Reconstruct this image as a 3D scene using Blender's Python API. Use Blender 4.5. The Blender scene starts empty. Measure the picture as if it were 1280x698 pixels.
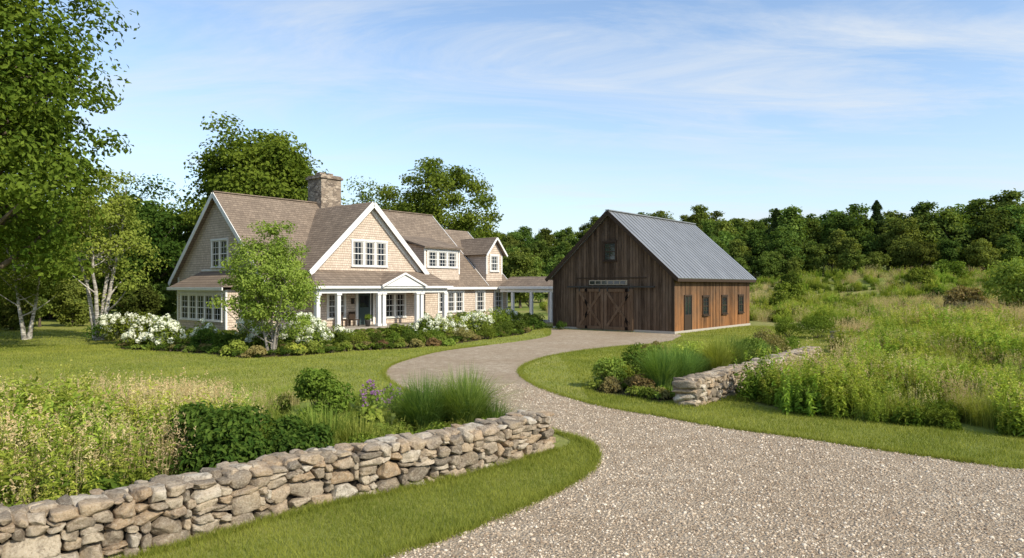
import bpy, bmesh, math, random
import numpy as np
from mathutils import Vector, noise
rng=np.random.default_rng(7); random.seed(7)
S=bpy.context.scene
COL=S.collection
# ------------------------------------------------------------ helpers
def build(name, parts, mats, parent=None, link=True):
    V=[];L=[];ST=[];MI=[];SM=[];LV=[];vo=0;lo=0
    for p in parts:
        v,f,m,sm,lv=p
        v=np.asarray(v,dtype=np.float64).reshape(-1,3); f=np.asarray(f,dtype=np.int64)
        if len(f)==0: continue
        k=f.shape[1]
        V.append(v);L.append((f+vo).ravel());ST.append(lo+np.arange(len(f))*k)
        MI.append(np.full(len(f),m));SM.append(np.full(len(f),sm,dtype=bool))
        LV.append(np.broadcast_to(np.asarray(lv,dtype=np.float64),(len(v),)))
        vo+=len(v);lo+=len(f)*k
    V=np.concatenate(V);L=np.concatenate(L);ST=np.concatenate(ST);MI=np.concatenate(MI);SM=np.concatenate(SM);LV=np.concatenate(LV)
    me=bpy.data.meshes.new(name)
    me.vertices.add(len(V));me.vertices.foreach_set('co',V.ravel().astype(np.float32))
    me.loops.add(len(L));me.loops.foreach_set('vertex_index',L.astype(np.int32))
    me.polygons.add(len(ST));me.polygons.foreach_set('loop_start',ST.astype(np.int32))
    me.polygons.foreach_set('material_index',MI.astype(np.int32))
    me.polygons.foreach_set('use_smooth',SM)
    me.update(calc_edges=True)
    a=me.attributes.new('lv','FLOAT','POINT');a.data.foreach_set('value',LV.astype(np.float32))
    for m in mats: me.materials.append(m)
    o=bpy.data.objects.new(name,me)
    if link: COL.objects.link(o)
    if parent: o.parent=parent
    return o
def nrm(a): return a/np.maximum(np.linalg.norm(a,axis=-1,keepdims=True),1e-9)
def sstep(t):
    t=np.clip(t,0,1);return t*t*(3-2*t)
def leaves(c,size,n,asp=.55,r=rng):
    N=len(c); d=nrm(np.cross(n,r.normal(size=(N,3)))); s=np.cross(n,d)
    L=(size*np.ones(N))[:,None]*.5*r.uniform(.7,1.3,(N,1)); W=L*asp
    fold=n*L*.25
    v=np.stack([c-d*L,c+s*W+fold,c+d*L,c-s*W+fold],1).reshape(-1,3)
    f=np.arange(N*4).reshape(-1,4); return v,f
def tube(P,R,sides=7):
    P=np.asarray(P,float);n=len(P);T=np.gradient(P,axis=0);T=nrm(T)
    ref=np.tile(np.array([.3,.95,.1]),(n,1));A=nrm(np.cross(T,ref));B=np.cross(T,A)
    th=np.linspace(0,2*np.pi,sides,endpoint=False)
    v=P[:,None,:]+np.asarray(R)[:,None,None]*(A[:,None,:]*np.cos(th)[None,:,None]+B[:,None,:]*np.sin(th)[None,:,None])
    v=v.reshape(-1,3);f=[]
    for i in range(n-1):
        for j in range(sides):
            a=i*sides+j;b=i*sides+(j+1)%sides;f.append((a,b,b+sides,a+sides))
    return v,np.array(f)
def blades(base,h,w,lean,r=rng,seg=4,az=None):
    N=len(base); az=r.uniform(0,2*np.pi,N) if az is None else az
    d=np.stack([np.cos(az),np.sin(az),0*az],1); s=np.stack([-np.sin(az),np.cos(az),0*az],1)
    h=np.broadcast_to(h,(N,));lean=np.broadcast_to(lean,(N,));w=np.broadcast_to(w,(N,))
    lev=[]
    for i in range(seg+1):
        t=i/seg
        p=base+d*(h*lean*t**2)[:,None]
        p=p+np.array([0,0,1])*(h*(t-.45*lean*t**2.5))[:,None]
        ww=(w*(1-.92*t**1.5)*.5)[:,None]
        lev.append(p-s*ww);lev.append(p+s*ww)
    v=np.stack(lev,1).reshape(-1,3);k=2*(seg+1)
    f=[]
    for i in range(seg): f.append([2*i,2*i+1,2*i+3,2*i+2])
    f=(np.arange(N)[:,None,None]*k+np.array(f)[None]).reshape(-1,4)
    return v,f,k
def inpoly(x,y,poly):
    poly=np.asarray(poly);ins=np.zeros(len(x),bool);n=len(poly)
    for i in range(n):
        x0,y0=poly[i];x1,y1=poly[(i+1)%n]
        c=((y0>y)!=(y1>y))
        with np.errstate(divide='ignore',invalid='ignore'):
            ins^=c&(x<(x1-x0)*(y-y0)/(y1-y0+1e-12)+x0)
    return ins
def catmull(pts,n=6,closed=False):
    P=np.array(pts,float);out=[];m=len(P)
    rngi=range(m if closed else m-1)
    for i in rngi:
        g=(lambda j:P[j%m]) if closed else (lambda j:P[min(max(j,0),m-1)])
        p0,p1,p2,p3=g(i-1),g(i),g(i+1),g(i+2)
        for t in np.linspace(0,1,n,endpoint=False):
            out.append(.5*((2*p1)+(-p0+p2)*t+(2*p0-5*p1+4*p2-p3)*t*t+(-p0+3*p1-3*p2+p3)*t**3))
    if not closed: out.append(P[-1])
    return np.array(out)
def H(x,y):
    x=np.asarray(x,float);y=np.asarray(y,float)
    r=sstep((x-12)/42)*sstep((y-45)/65)*5.6
    r=r+sstep((y-120)/200)*14+sstep((-x-45)/60)*3
    bump=(np.sin(x*.11+1.3)*np.cos(y*.09)+.5*np.sin(x*.23+y*.19))*.35
    return r+bump*sstep((x-16)/15)*sstep((y-36)/20)
# ------------------------------------------------------------ materials
def mat(name):
    m=bpy.data.materials.new(name);m.use_nodes=True
    nt=m.node_tree;nt.nodes.clear();return m,nt,nt.nodes,nt.links
class NB:
    def __init__(s,name):
        s.m,s.nt,s.N,s.L=mat(name)
    def n(s,t,**k):
        x=s.N.new(t)
        for a,b in k.items():
            if a.startswith('i_'):
                x.inputs[a[2:].replace('_',' ')].default_value=b
            else: setattr(x,a,b)
        return x
    def l(s,a,b): s.L.new(a,b)
    def ramp(s,fac,stops):
        r=s.N.new('ShaderNodeValToRGB');e=r.color_ramp.elements
        while len(e)<len(stops): e.new(.5)
        for i,(p,c) in enumerate(stops):
            e[i].position=p;e[i].color=(*c,1) if len(c)==3 else c
        s.l(fac,r.inputs[0]);return r.outputs[0]
    def mix(s,f,a,b,mode='MIX'):
        x=s.N.new('ShaderNodeMix');x.data_type='RGBA';x.blend_type=mode
        for sock,val in ((x.inputs[0],f),(x.inputs[6],a),(x.inputs[7],b)):
            if isinstance(val,bpy.types.NodeSocket): s.l(val,sock)
            elif isinstance(val,(int,float)): sock.default_value=val
            else: sock.default_value=(*val,1)
        return x.outputs[2]
    def math(s,op,a,b=0.0):
        x=s.N.new('ShaderNodeMath');x.operation=op
        for i,v in enumerate((a,b)):
            if isinstance(v,bpy.types.NodeSocket): s.l(v,x.inputs[i])
            else: x.inputs[i].default_value=v
        return x.outputs[0]
    def noise(s,vec,scale,detail=4,rough=.55,dist=0):
        x=s.N.new('ShaderNodeTexNoise');x.inputs['Scale'].default_value=scale;x.inputs['Detail'].default_value=detail
        x.inputs['Roughness'].default_value=rough;x.inputs['Distortion'].default_value=dist
        if vec is not None: s.l(vec,x.inputs['Vector'])
        return x.outputs[0]
    def obj(s): return s.N.new('ShaderNodeTexCoord').outputs['Object']
    def vmul(s,v,sc):
        x=s.N.new('ShaderNodeVectorMath');x.operation='MULTIPLY';s.l(v,x.inputs[0]);x.inputs[1].default_value=sc;return x.outputs[0]
    def out(s,col,rough=.8,spec=.3,bump=None,bs=.3,bd=.02,metal=0):
        p=s.N.new('ShaderNodeBsdfPrincipled')
        if isinstance(col,bpy.types.NodeSocket): s.l(col,p.inputs['Base Color'])
        else: p.inputs['Base Color'].default_value=(*col,1)
        if isinstance(rough,bpy.types.NodeSocket): s.l(rough,p.inputs['Roughness'])
        else: p.inputs['Roughness'].default_value=rough
        p.inputs['Specular IOR Level'].default_value=spec;p.inputs['Metallic'].default_value=metal
        if bump is not None:
            b=s.N.new('ShaderNodeBump');b.inputs['Strength'].default_value=bs;b.inputs['Distance'].default_value=bd
            s.l(bump,b.inputs['Height']);s.l(b.outputs[0],p.inputs['Normal'])
        o=s.N.new('ShaderNodeOutputMaterial');s.l(p.outputs[0],o.inputs[0]);return s.m
def leafmat(name,c1,c2,c3=None,trans=.33,var=.35,hue=.035):
    b=NB(name);a=b.n('ShaderNodeAttribute',attribute_name='lv')
    st=[(0,c1),(1,c2)] if c3 is None else [(0,c1),(.6,c2),(1,c3)]
    col=b.ramp(a.outputs['Fac'],st)
    oi=b.n('ShaderNodeObjectInfo')
    hs=b.n('ShaderNodeHueSaturation')
    b.l(b.math('ADD',b.math('MULTIPLY',oi.outputs['Random'],hue),.5-hue/2),hs.inputs['Hue'])
    wn=b.n('ShaderNodeTexWhiteNoise',noise_dimensions='1D');b.l(oi.outputs['Random'],wn.inputs['W'])
    b.l(b.math('ADD',b.math('MULTIPLY',wn.outputs[0],var),1-var*.5),hs.inputs['Value'])
    b.l(col,hs.inputs['Color'])
    c=hs.outputs[0]
    tc=b.mix(1.0,c,(1.35,1.3,.55),'MULTIPLY')
    d=b.n('ShaderNodeBsdfDiffuse');b.l(c,d.inputs[0]);t=b.n('ShaderNodeBsdfTranslucent');b.l(tc,t.inputs[0])
    mx=b.n('ShaderNodeMixShader');mx.inputs[0].default_value=trans;b.l(d.outputs[0],mx.inputs[1]);b.l(t.outputs[0],mx.inputs[2])
    o=b.n('ShaderNodeOutputMaterial');b.l(mx.outputs[0],o.inputs[0]);return b.m
M={}
M['leaf']=leafmat('leaf_green',(.075,.125,.018),(.235,.29,.045))
M['leafdark']=leafmat('leaf_dark',(.035,.075,.014),(.125,.175,.03))
M['leafmap']=leafmat('leaf_maple',(.075,.12,.016),(.23,.28,.04))
M['leaflight']=leafmat('leaf_light',(.145,.21,.035),(.335,.39,.08))
M['leaflime']=leafmat('leaf_lime',(.26,.33,.045),(.50,.50,.11))
M['leafforest']=leafmat('leaf_forest',(.055,.095,.022),(.185,.235,.048),var=.85,hue=.055)
M['leafpine']=leafmat('leaf_pine',(.035,.065,.022),(.085,.125,.035),trans=.1)
M['leafred']=leafmat('leaf_red',(.15,.11,.045),(.28,.18,.09))
M['leafbrown']=leafmat('leaf_brown',(.19,.18,.06),(.35,.29,.12))
M['golden']=leafmat('leaf_goldenrod',(.12,.195,.025),(.335,.41,.065),(.54,.52,.14),hue=.045,var=.55)
M['grassgreen']=leafmat('blade_green',(.15,.21,.035),(.37,.40,.09))
M['grassorn']=leafmat('blade_ornamental',(.07,.145,.035),(.26,.35,.08))
M['grasstan']=leafmat('blade_tan',(.36,.30,.14),(.66,.53,.30),trans=.3)
M['lawnblade']=leafmat('blade_lawn',(.175,.215,.035),(.42,.415,.085),trans=.3)
M['petalw']=leafmat('petal_white',(.6,.64,.48),(.88,.88,.80),trans=.2,var=.05)
M['petalp']=leafmat('petal_purple',(.28,.14,.33),(.45,.24,.48),trans=.2,var=.1)
M['petaly']=leafmat('petal_yellow',(.6,.42,.03),(.75,.6,.05),trans=.2,var=.1)
def bark(name,c1,c2,scale=6,bands=False):
    b=NB(name);o=b.obj()
    v=b.vmul(o,(1,1,.25) if not bands else (.6,.6,3))
    n=b.noise(v,scale,6,.6)
    return b.out(b.ramp(n,[(.35,c1),(.65,c2)]),.9,.2,n,.6,.03)
M['bark']=bark('bark_brown',(.06,.045,.032),(.17,.135,.10))
M['birch']=bark('bark_birch',(.14,.12,.10),(.62,.58,.52),4,True)
M['graybark']=bark('bark_gray',(.14,.12,.10),(.32,.29,.25))
b=NB('lawn_ground');o=b.obj()
n1=b.noise(o,.3,6,.65);n2=b.noise(o,9,6,.7);n3=b.noise(o,70,3,.7)
c=b.ramp(n1,[(.33,(.15,.20,.036)),(.5,(.26,.29,.06)),(.66,(.37,.34,.10))])
c=b.mix(b.math('MULTIPLY',n2,.7),c,(.14,.175,.032));c=b.mix(b.math('MULTIPLY',n3,.5),c,(.37,.36,.11))
M['lawn']=b.out(c,.9,.1,n3,.8,.03)
b=NB('meadow_ground');o=b.obj()
n1=b.noise(o,.06,6,.6);n2=b.noise(o,1.2,6,.7)
c=b.ramp(n1,[(.35,(.15,.20,.038)),(.5,(.25,.28,.065)),(.62,(.40,.34,.14)),(.75,(.2,.25,.05))])
c=b.mix(b.math('MULTIPLY',n2,.75),c,(.10,.135,.027))
M['meadow']=b.out(c,.95,.1,n2,1,.2)
b=NB('gravel');o=b.obj()
v=b.n('ShaderNodeTexVoronoi',i_Scale=26.0);b.l(o,v.inputs['Vector'])
v2=b.n('ShaderNodeTexVoronoi',i_Scale=64.0);b.l(o,v2.inputs['Vector'])
sc=b.n('ShaderNodeSeparateColor');b.l(v.outputs['Color'],sc.inputs[0])
sc2=b.n('ShaderNodeSeparateColor');b.l(v2.outputs['Color'],sc2.inputs[0])
c=b.ramp(sc.outputs[0],[(0,(.28,.20,.135)),(.35,(.47,.37,.265)),(.7,(.60,.50,.375)),(1,(.74,.65,.52))])
c2=b.ramp(sc2.outputs[0],[(0,(.34,.255,.17)),(1,(.67,.57,.435))])
c=b.mix(.5,c,c2)
big=b.noise(o,.35,6,.65);c=b.mix(b.ramp(big,[(.38,(0,0,0)),(.62,(.75,.75,.75))]),c,(.42,.32,.22))
med=b.noise(o,3.0,7,.78);c=b.mix(b.ramp(med,[(.40,(.65,.65,.65)),(.60,(0,0,0))]),c,(.30,.225,.15))
hgt=b.math('SUBTRACT',b.math('ADD',b.noise(o,30,4,.7),b.math('MULTIPLY',med,1.4)),b.math('MULTIPLY',v.outputs['Distance'],1.0))
M['gravel']=b.out(c,.95,.1,hgt,1.0,.035)
b=NB('pebble');oi=b.n('ShaderNodeObjectInfo')
c=b.ramp(oi.outputs['Random'],[(0,(.24,.17,.115)),(.3,(.43,.335,.24)),(.7,(.58,.48,.36)),(1,(.72,.63,.51))])
M['pebble']=b.out(c,.95,.1)
b=NB('mulch');o=b.obj();n=b.noise(o,14,6,.7)
M['mulch']=b.out(b.ramp(n,[(.3,(.05,.04,.018)),(.55,(.10,.075,.035)),(.7,(.10,.12,.03))]),.95,.1,n,1,.05)
def stone(name):
    b=NB(name);a=b.n('ShaderNodeAttribute',attribute_name='lv');o=b.obj()
    c=b.ramp(a.outputs['Fac'],[(0,(.18,.15,.115)),(.2,(.31,.25,.185)),(.42,(.47,.38,.28)),(.6,(.40,.275,.165)),(.8,(.52,.425,.31)),(1,(.60,.535,.44))])
    n=b.noise(o,6,8,.7);n2=b.noise(o,40,6,.75);n3=b.noise(o,2.3,4,.6)
    c=b.mix(b.ramp(n,[(.36,(.8,.8,.8)),(.55,(0,0,0))]),c,(.17,.13,.095))
    c=b.mix(b.ramp(n3,[(.5,(0,0,0)),(.7,(.5,.5,.5))]),c,(.48,.36,.23))
    c=b.mix(b.ramp(n2,[(.50,(0,0,0)),(.66,(.5,.5,.5))]),c,(.58,.52,.42))
    c=b.mix(b.ramp(n2,[(.36,(.6,.6,.6)),(.46,(0,0,0))]),c,(.12,.095,.07))
    hh=b.math('ADD',b.math('MULTIPLY',n2,.45),n)
    return b.out(c,.95,.1,hh,1.0,.045)
M['stone']=stone('field_stone')
M['dark']=NB('gap_shade').out((.02,.017,.014),1,.0)  # near-black wall core: shade in the gaps between stones, put into the colour
b=NB('chimney_stone');o=b.obj();sv=b.vmul(o,(2.2,2.2,4.5))
v=b.n('ShaderNodeTexVoronoi',i_Scale=1.3);b.l(sv,v.inputs['Vector'])
ve=b.n('ShaderNodeTexVoronoi',feature='DISTANCE_TO_EDGE',i_Scale=1.3);b.l(sv,ve.inputs['Vector'])
sc=b.n('ShaderNodeSeparateColor');b.l(v.outputs['Color'],sc.inputs[0])
c=b.ramp(sc.outputs[0],[(0,(.16,.125,.10)),(.5,(.31,.245,.185)),(1,(.45,.37,.29))])
c=b.mix(b.ramp(ve.outputs['Distance'],[(0,(1,1,1)),(.07,(0,0,0))]),c,(.10,.085,.07))
M['chim']=b.out(c,.9,.2,ve.outputs['Distance'],.8,.05)
def shingle(name,mode,c1,c2,c3,rowh,bw,bump=.5,mortar=.012,big=(.2,.4)):
    b=NB(name);o=b.obj();s=b.n('ShaderNodeSeparateXYZ');b.l(o,s.inputs[0])
    if mode=='wall': hx=b.math('ADD',s.outputs[0],s.outputs[1])
    elif mode=='x': hx=s.outputs[0]
    else: hx=s.outputs[1]
    cb=b.n('ShaderNodeCombineXYZ');b.l(hx,cb.inputs[0]);b.l(s.outputs[2],cb.inputs[1])
    br=b.n('ShaderNodeTexBrick');br.offset=.45;br.squash=.8;br.squash_frequency=3
    br.inputs['Scale'].default_value=1;br.inputs['Brick Width'].default_value=bw;br.inputs['Row Height'].default_value=rowh
    br.inputs['Mortar Size'].default_value=mortar;br.inputs['Mortar Smooth'].default_value=.3;br.inputs['Bias'].default_value=0
    br.inputs['Color1'].default_value=(*c1,1);br.inputs['Color2'].default_value=(*c2,1);br.inputs['Mortar'].default_value=(*c3,1)
    b.l(cb.outputs[0],br.inputs['Vector'])
    n=b.noise(o,1.1,6,.65);n2=b.noise(b.vmul(o,(9,9,9)),1,5,.7)
    c=b.mix(b.ramp(n,[(.35,(big[1],)*3),(.65,(0,0,0))]),br.outputs['Color'],c3)
    c=b.mix(b.ramp(n2,[(.4,(.4,.4,.4)),(.6,(0,0,0))]),c,c3)
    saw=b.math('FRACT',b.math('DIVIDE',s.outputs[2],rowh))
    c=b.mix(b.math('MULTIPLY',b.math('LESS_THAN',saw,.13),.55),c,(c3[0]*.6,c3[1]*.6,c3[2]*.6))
    hgt=b.math('ADD',b.math('MULTIPLY',b.math('SUBTRACT',1.0,saw),.7),b.math('MULTIPLY',br.outputs['Fac'],-.6))
    return b.out(c,.9,.12,hgt,bump,.03)
M['shw']=shingle('cedar_shingle_wall','wall',(.80,.67,.55),(.60,.49,.395),(.40,.32,.25),.16,.19,.6,big=(.15,.2))
RC=((.34,.265,.20),(.23,.18,.138),(.125,.095,.073))
M['roofx']=shingle('roof_shingle_main','x',*RC,.16,.34)
M['roofy']=shingle('roof_shingle_cross','y',*RC,.16,.34)
b=NB('white_trim');o=b.obj();n=b.noise(o,3,4,.6)
M['white']=b.out(b.ramp(n,[(.3,(.74,.73,.70)),(.7,(.83,.82,.79))]),.5,.4)
M['glass']=NB('window_glass').out((.018,.024,.03),.04,.9)
M['curtain']=NB('curtain').out((.30,.28,.25),.25,.5)
def boards(name,dark,light,low,lowamt,pw=.21,slope=.27):
    b=NB(name);o=b.obj();s=b.n('ShaderNodeSeparateXYZ');b.l(o,s.inputs[0])
    hx=b.math('ADD',s.outputs[0],s.outputs[1])
    bd=b.math('DIVIDE',hx,pw);fl=b.math('FLOOR',bd);fr=b.math('FRACT',bd)
    wn=b.n('ShaderNodeTexWhiteNoise',noise_dimensions='1D');b.l(fl,wn.inputs['W'])
    cb=b.n('ShaderNodeCombineXYZ');b.l(b.math('MULTIPLY',hx,14),cb.inputs[0]);b.l(b.math('MULTIPLY',s.outputs[2],.8),cb.inputs[1])
    b.l(b.math('MULTIPLY',fl,3.7),cb.inputs[2])
    g=b.noise(cb.outputs[0],1.0,7,.7,.4)
    t=b.math('ADD',b.math('MULTIPLY',wn.outputs[0],.30),b.math('MULTIPLY',g,1.0))
    c=b.ramp(t,[(.38,dark),(.65,tuple((a_*.55+b_*.45) for a_,b_ in zip(dark,light))),(.92,light)])
    wz=b.noise(b.vmul(o,(1.2,1.2,.5)),1.3,6,.65)
    c=b.mix(b.ramp(wz,[(.5,(0,0,0)),(.7,(.4,.4,.4))]),c,(light[0]*.9,light[1]*1.0,light[2]*1.15))
    big=b.noise(b.vmul(o,(.5,.5,.35)),1.5,5,.6)
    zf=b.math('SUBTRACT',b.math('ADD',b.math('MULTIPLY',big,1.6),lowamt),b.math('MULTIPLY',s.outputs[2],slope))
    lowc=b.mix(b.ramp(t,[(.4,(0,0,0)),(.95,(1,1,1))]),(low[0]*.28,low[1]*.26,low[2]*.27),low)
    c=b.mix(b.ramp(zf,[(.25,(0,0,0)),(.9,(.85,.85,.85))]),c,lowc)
    gap=b.math('LESS_THAN',fr,.07)
    c=b.mix(gap,c,(.012,.008,.006))
    hgt=b.math('ADD',b.math('MULTIPLY',gap,-1.0),b.math('ADD',b.math('MULTIPLY',g,.4),b.math('MULTIPLY',wn.outputs[0],.5)))
    return b.out(c,.9,.1,hgt,.7,.03)
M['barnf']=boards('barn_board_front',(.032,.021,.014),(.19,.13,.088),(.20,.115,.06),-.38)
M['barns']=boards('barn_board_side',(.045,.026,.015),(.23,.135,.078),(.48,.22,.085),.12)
M['barnd']=boards('barn_door_board',(.055,.032,.02),(.19,.12,.075),(.16,.08,.04),-.8)
M['brace']=boards('barn_door_brace',(.10,.062,.038),(.27,.18,.115),(.16,.08,.04),-.8,pw=3.1)
M['timber']=NB('dark_timber').out((.05,.033,.022),.8,.2)
b=NB('metal_roof');o=b.obj();n=b.noise(b.vmul(o,(1,.3,.3)),2,5,.6)
M['metal']=b.out(b.ramp(n,[(.3,(.27,.275,.28)),(.7,(.36,.365,.37))]),.42,.5,metal=.45)
M['concrete']=NB('concrete').out((.42,.38,.33),.9,.2)
M['porch']=NB('porch_floor').out((.34,.30,.25),.7,.3)
M['door']=NB('door_paint').out((.05,.075,.075),.35,.4)
M['sign']=NB('sign_board').out((.32,.27,.2),.7,.3)
M['brass']=NB('lantern_metal').out((.03,.025,.02),.4,.5)
M['terracotta']=NB('planter_clay').out((.06,.055,.05),.6,.3)
M['rail']=NB('iron_rail').out((.03,.028,.026),.5,.5)
# ------------------------------------------------------------ poly builder for architecture
class MB:
    def __init__(s): s.v=[];s.f=[];s.m=[]
    def poly(s,pts,m=0):
        o=len(s.v);s.v+= [tuple(p) for p in pts];s.f.append(list(range(o,o+len(pts))));s.m.append(m)
    def hexa(s,P,m=0):
        o=len(s.v);s.v+=[tuple(p) for p in P]
        for q in ((3,2,1,0),(4,5,6,7),(0,1,5,4),(1,2,6,5),(2,3,7,6),(3,0,4,7)):
            s.f.append([o+i for i in q]);s.m.append(m)
    def box(s,x0,x1,y0,y1,z0,z1,m=0):
        s.hexa([(x0,y0,z0),(x1,y0,z0),(x1,y1,z0),(x0,y1,z0),(x0,y0,z1),(x1,y0,z1),(x1,y1,z1),(x0,y1,z1)],m)
    def slab(s,q,t,m=0):
        a=[Vector(p) for p in q];n=(a[1]-a[0]).cross(a[3]-a[0]).normalized()
        if n.z<0: n=-n
        lo=[p-n*t for p in a];s.hexa([tuple(p) for p in lo]+[tuple(p) for p in a],m)
    def beam(s,p0,p1,w,h,up=(0,0,1),m=0):
        p0=Vector(p0);p1=Vector(p1);d=(p1-p0).normalized();sd=d.cross(Vector(up)).normalized()*w/2;u=sd.cross(d).normalized()*h/2
        P=[]
        for p in (p0,p1): P.append([p-sd-u,p+sd-u,p+sd+u,p-sd+u])
        a,b_=P;s.hexa([tuple(x) for x in (a[0],a[1],a[2],a[3],b_[0],b_[1],b_[2],b_[3])],m)
    def prism(s,poly,ax,a0,a1,m=0):
        def P(h,z,a): return (h,a,z) if ax=='y' else (a,h,z)
        n=len(poly);A=[P(h,z,a0) for h,z in poly];B=[P(h,z,a1) for h,z in poly]
        s.poly(A,m);s.poly(B[::-1],m)
        for i in range(n):
            j=(i+1)%n;s.poly([A[j],A[i],B[i],B[j]],m)
    def make(s,name,mats,parent=None,bevel=0):
        me=bpy.data.meshes.new(name);me.from_pydata(s.v,[],s.f)
        for m in mats: me.materials.append(m)
        me.polygons.foreach_set('material_index',s.m);me.update()
        bm=bmesh.new();bm.from_mesh(me)
        bmesh.ops.recalc_face_normals(bm,faces=bm.faces);bm.to_mesh(me);bm.free()
        o=bpy.data.objects.new(name,me);COL.objects.link(o)
        if parent: o.parent=parent
        if bevel:
            md=o.modifiers.new('bevel','BEVEL');md.width=bevel;md.segments=1;md.limit_method='ANGLE'
        return o
def window(fr,gl,face,pos,cen,w,z0,z1,cols=1,rows=2,units=1,fw=.10,mf=0,mg=0,sash=True,curt=True):
    def bx(t,h0,h1,d0,d1,za,zb,m):
        if face=='y-': t.box(h0,h1,pos-d1,pos-d0,za,zb,m)
        else: t.box(pos-d1,pos-d0,h0,h1,za,zb,m)
    a=cen-w/2;e=cen+w/2
    bx(gl,a,e,-.02,.012,z0,z1,mg)
    bx(fr,a-fw,a,-.01,.07,z0-.02,z1+.02,mf);bx(fr,e,e+fw,-.01,.07,z0-.02,z1+.02,mf)
    bx(fr,a-fw-.03,e+fw+.03,-.01,.085,z1+.02,z1+.15,mf);bx(fr,a-fw-.04,e+fw+.04,-.01,.12,z0-.09,z0-.02,mf)
    uw=w/units
    for i in range(units):
        ua=a+i*uw;ub=ua+uw
        if i>0: bx(fr,ua-.05,ua+.05,0,.062,z0-.018,z1+.018,mf)
        l=.045
        lo=ua+(.05 if i>0 else 0);hi=ub-(.05 if i<units-1 else 0)
        bx(fr,lo,lo+l,.0,.045,z0,z1,mf);bx(fr,hi-l,hi,.0,.045,z0,z1,mf)
        bx(fr,lo+l,hi-l,.0,.044,z0,z0+l*1.3,mf);bx(fr,lo+l,hi-l,.0,.044,z1-l,z1,mf)
        if sash: zm=(z0+z1)/2;bx(fr,lo+l,hi-l,.0,.05,zm-.03,zm+.03,mf)
        for c in range(1,cols):
            x=lo+(hi-lo)*c/cols;bx(fr,x-.014,x+.014,.0,.032,z0+l*1.3,z1-l,mf)
        for r in range(1,rows):
            if sash and r*2==rows: continue
            z=z0+(z1-z0)*r/rows;bx(fr,lo+l,hi-l,.0,.028,z-.013,z+.013,mf)
        if curt:
            bx(gl,lo+l,lo+l+(hi-lo)*.2,.0,.016,z0+.05,z1-.05,1)
            bx(gl,hi-l-(hi-lo)*.2,hi-l,.0,.016,z0+.05,z1-.05,1)
# ------------------------------------------------------------ HOUSE
ROT=math.atan2(.767,.641)
house=bpy.data.objects.new('shingle_house',None);COL.objects.link(house);house.location=(-15.37,42.2,0);house.rotation_euler=(0,0,ROT)
def zr(y): return 9.3-.92*(5.9-y)
w=MB()
def zmain(y): return zr(y)-.10 if y<=5.9 else zr(11.8-y)-.10
w.prism([(0,0),(11.8,0),(11.8,zmain(11.8)),(5.9,9.2),(0,zmain(0))],'x',0,12.5)
w.prism([(-.7,0),(11.79,0),(11.79,zmain(11.79)),(5.9,9.19),(-.7,zmain(-.7))],'x',12.4,19.4)
w.prism([(-.7,0),(9.6,0),(9.6,zmain(-.7)),(4.5,zr(4.5)-.12),(-.7,zmain(-.7))],'x',19.3,22.5)
w.prism([(2.95,0),(11.85,0),(11.85,8.7-.96*4.45-.08),(7.4,8.62),(2.95,8.7-.96*4.45-.08)],'y',-1.0,3.0)
w.box(-1.3,.1,2.3,9.0,0,2.75)
w.prism([(-.45,3.2),(3.5,3.2),(3.5,6.6),(-.45,6.0)],'x',13.0,16.8)
w.prism([(20.0,3.2),(22.0,3.2),(22.0,5.75),(21.0,6.9),(20.0,5.75)],'y',-.5,3.4)
w.make('walls',[M['shw']],house)
r=MB()
T=.16
r.slab([(-.35,-1.05,zr(-1.05)),(19.75,-1.05,zr(-1.05)),(19.75,5.9,9.3),(-.35,5.9,9.3)],T)
r.slab([(19.75,12.5,zr(-.7)),(-.35,12.5,zr(-.7)),(-.35,5.9,9.3),(19.75,5.9,9.3)],T)
r.slab([(19.76,-1.05,zr(-1.05)),(22.85,-1.05,zr(-1.05)),(22.85,4.5,zr(4.5)),(19.76,4.5,zr(4.5))],T)
r.slab([(22.85,10.2,zr(-1.2)),(19.76,10.2,zr(-1.2)),(19.76,4.5,zr(4.5)),(22.85,4.5,zr(4.5))],T)
r.slab([(12.75,-.8,5.98),(17.05,-.8,5.98),(17.05,3.3,7.05),(12.75,3.3,7.05)],.13)
r.beam((-.35,5.9,9.32),(19.75,5.9,9.32),.25,.08)
r.poly([(1.2,-3.55,2.98),(12.9,-3.55,2.98),(12.9,-1.0,4.02),(3.0,-1.0,4.02)])
r.poly([(1.2,-3.55,2.95),(12.9,-3.55,2.95),(12.9,0,2.95),(1.2,0,2.95)])
r.poly([(-1.75,1.85,2.88),(-1.75,9.45,2.88),(0,8.3,3.95),(0,3.0,3.95)][::-1])
r.make('roof_main',[M['roofx']],house)
r=MB()
for sgn in (-1,1):
    e=7.4+sgn*5.05
    r.slab([(7.4,-1.4,8.8),(7.4,5.4,8.8),(e,5.4,8.8-.96*5.05),(e,-1.4,8.8-.96*5.05)],T)
    e=21.0+sgn*1.3
    r.slab([(21.0,-.85,7.12),(21.0,3.6,7.12),(e,3.6,5.62),(e,-.85,5.62)],.11)
    e=8.2+sgn*1.95
    r.slab([(8.2,-3.75,3.86),(8.2,-1.5,3.86),(e,-1.5,3.02),(e,-3.75,3.02)],.07)
r.poly([(1.2,0,2.98),(1.2,-3.55,2.98),(3.0,-1.0,4.02),(3.0,0,4.02)])
r.poly([(-1.75,1.85,2.88),(0,1.85,2.88),(0,3.0,3.95)]);r.poly([(-1.75,9.45,2.88),(0,9.45,2.88),(0,8.3,3.95)])
r.make('roof_cross',[M['roofy']],house)
t=MB()
def rake(p0,p1,off=.0,h=.26,wd=.05): t.beam((p0[0],p0[1],p0[2]-off),(p1[0],p1[1],p1[2]-off),wd,h)
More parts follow.
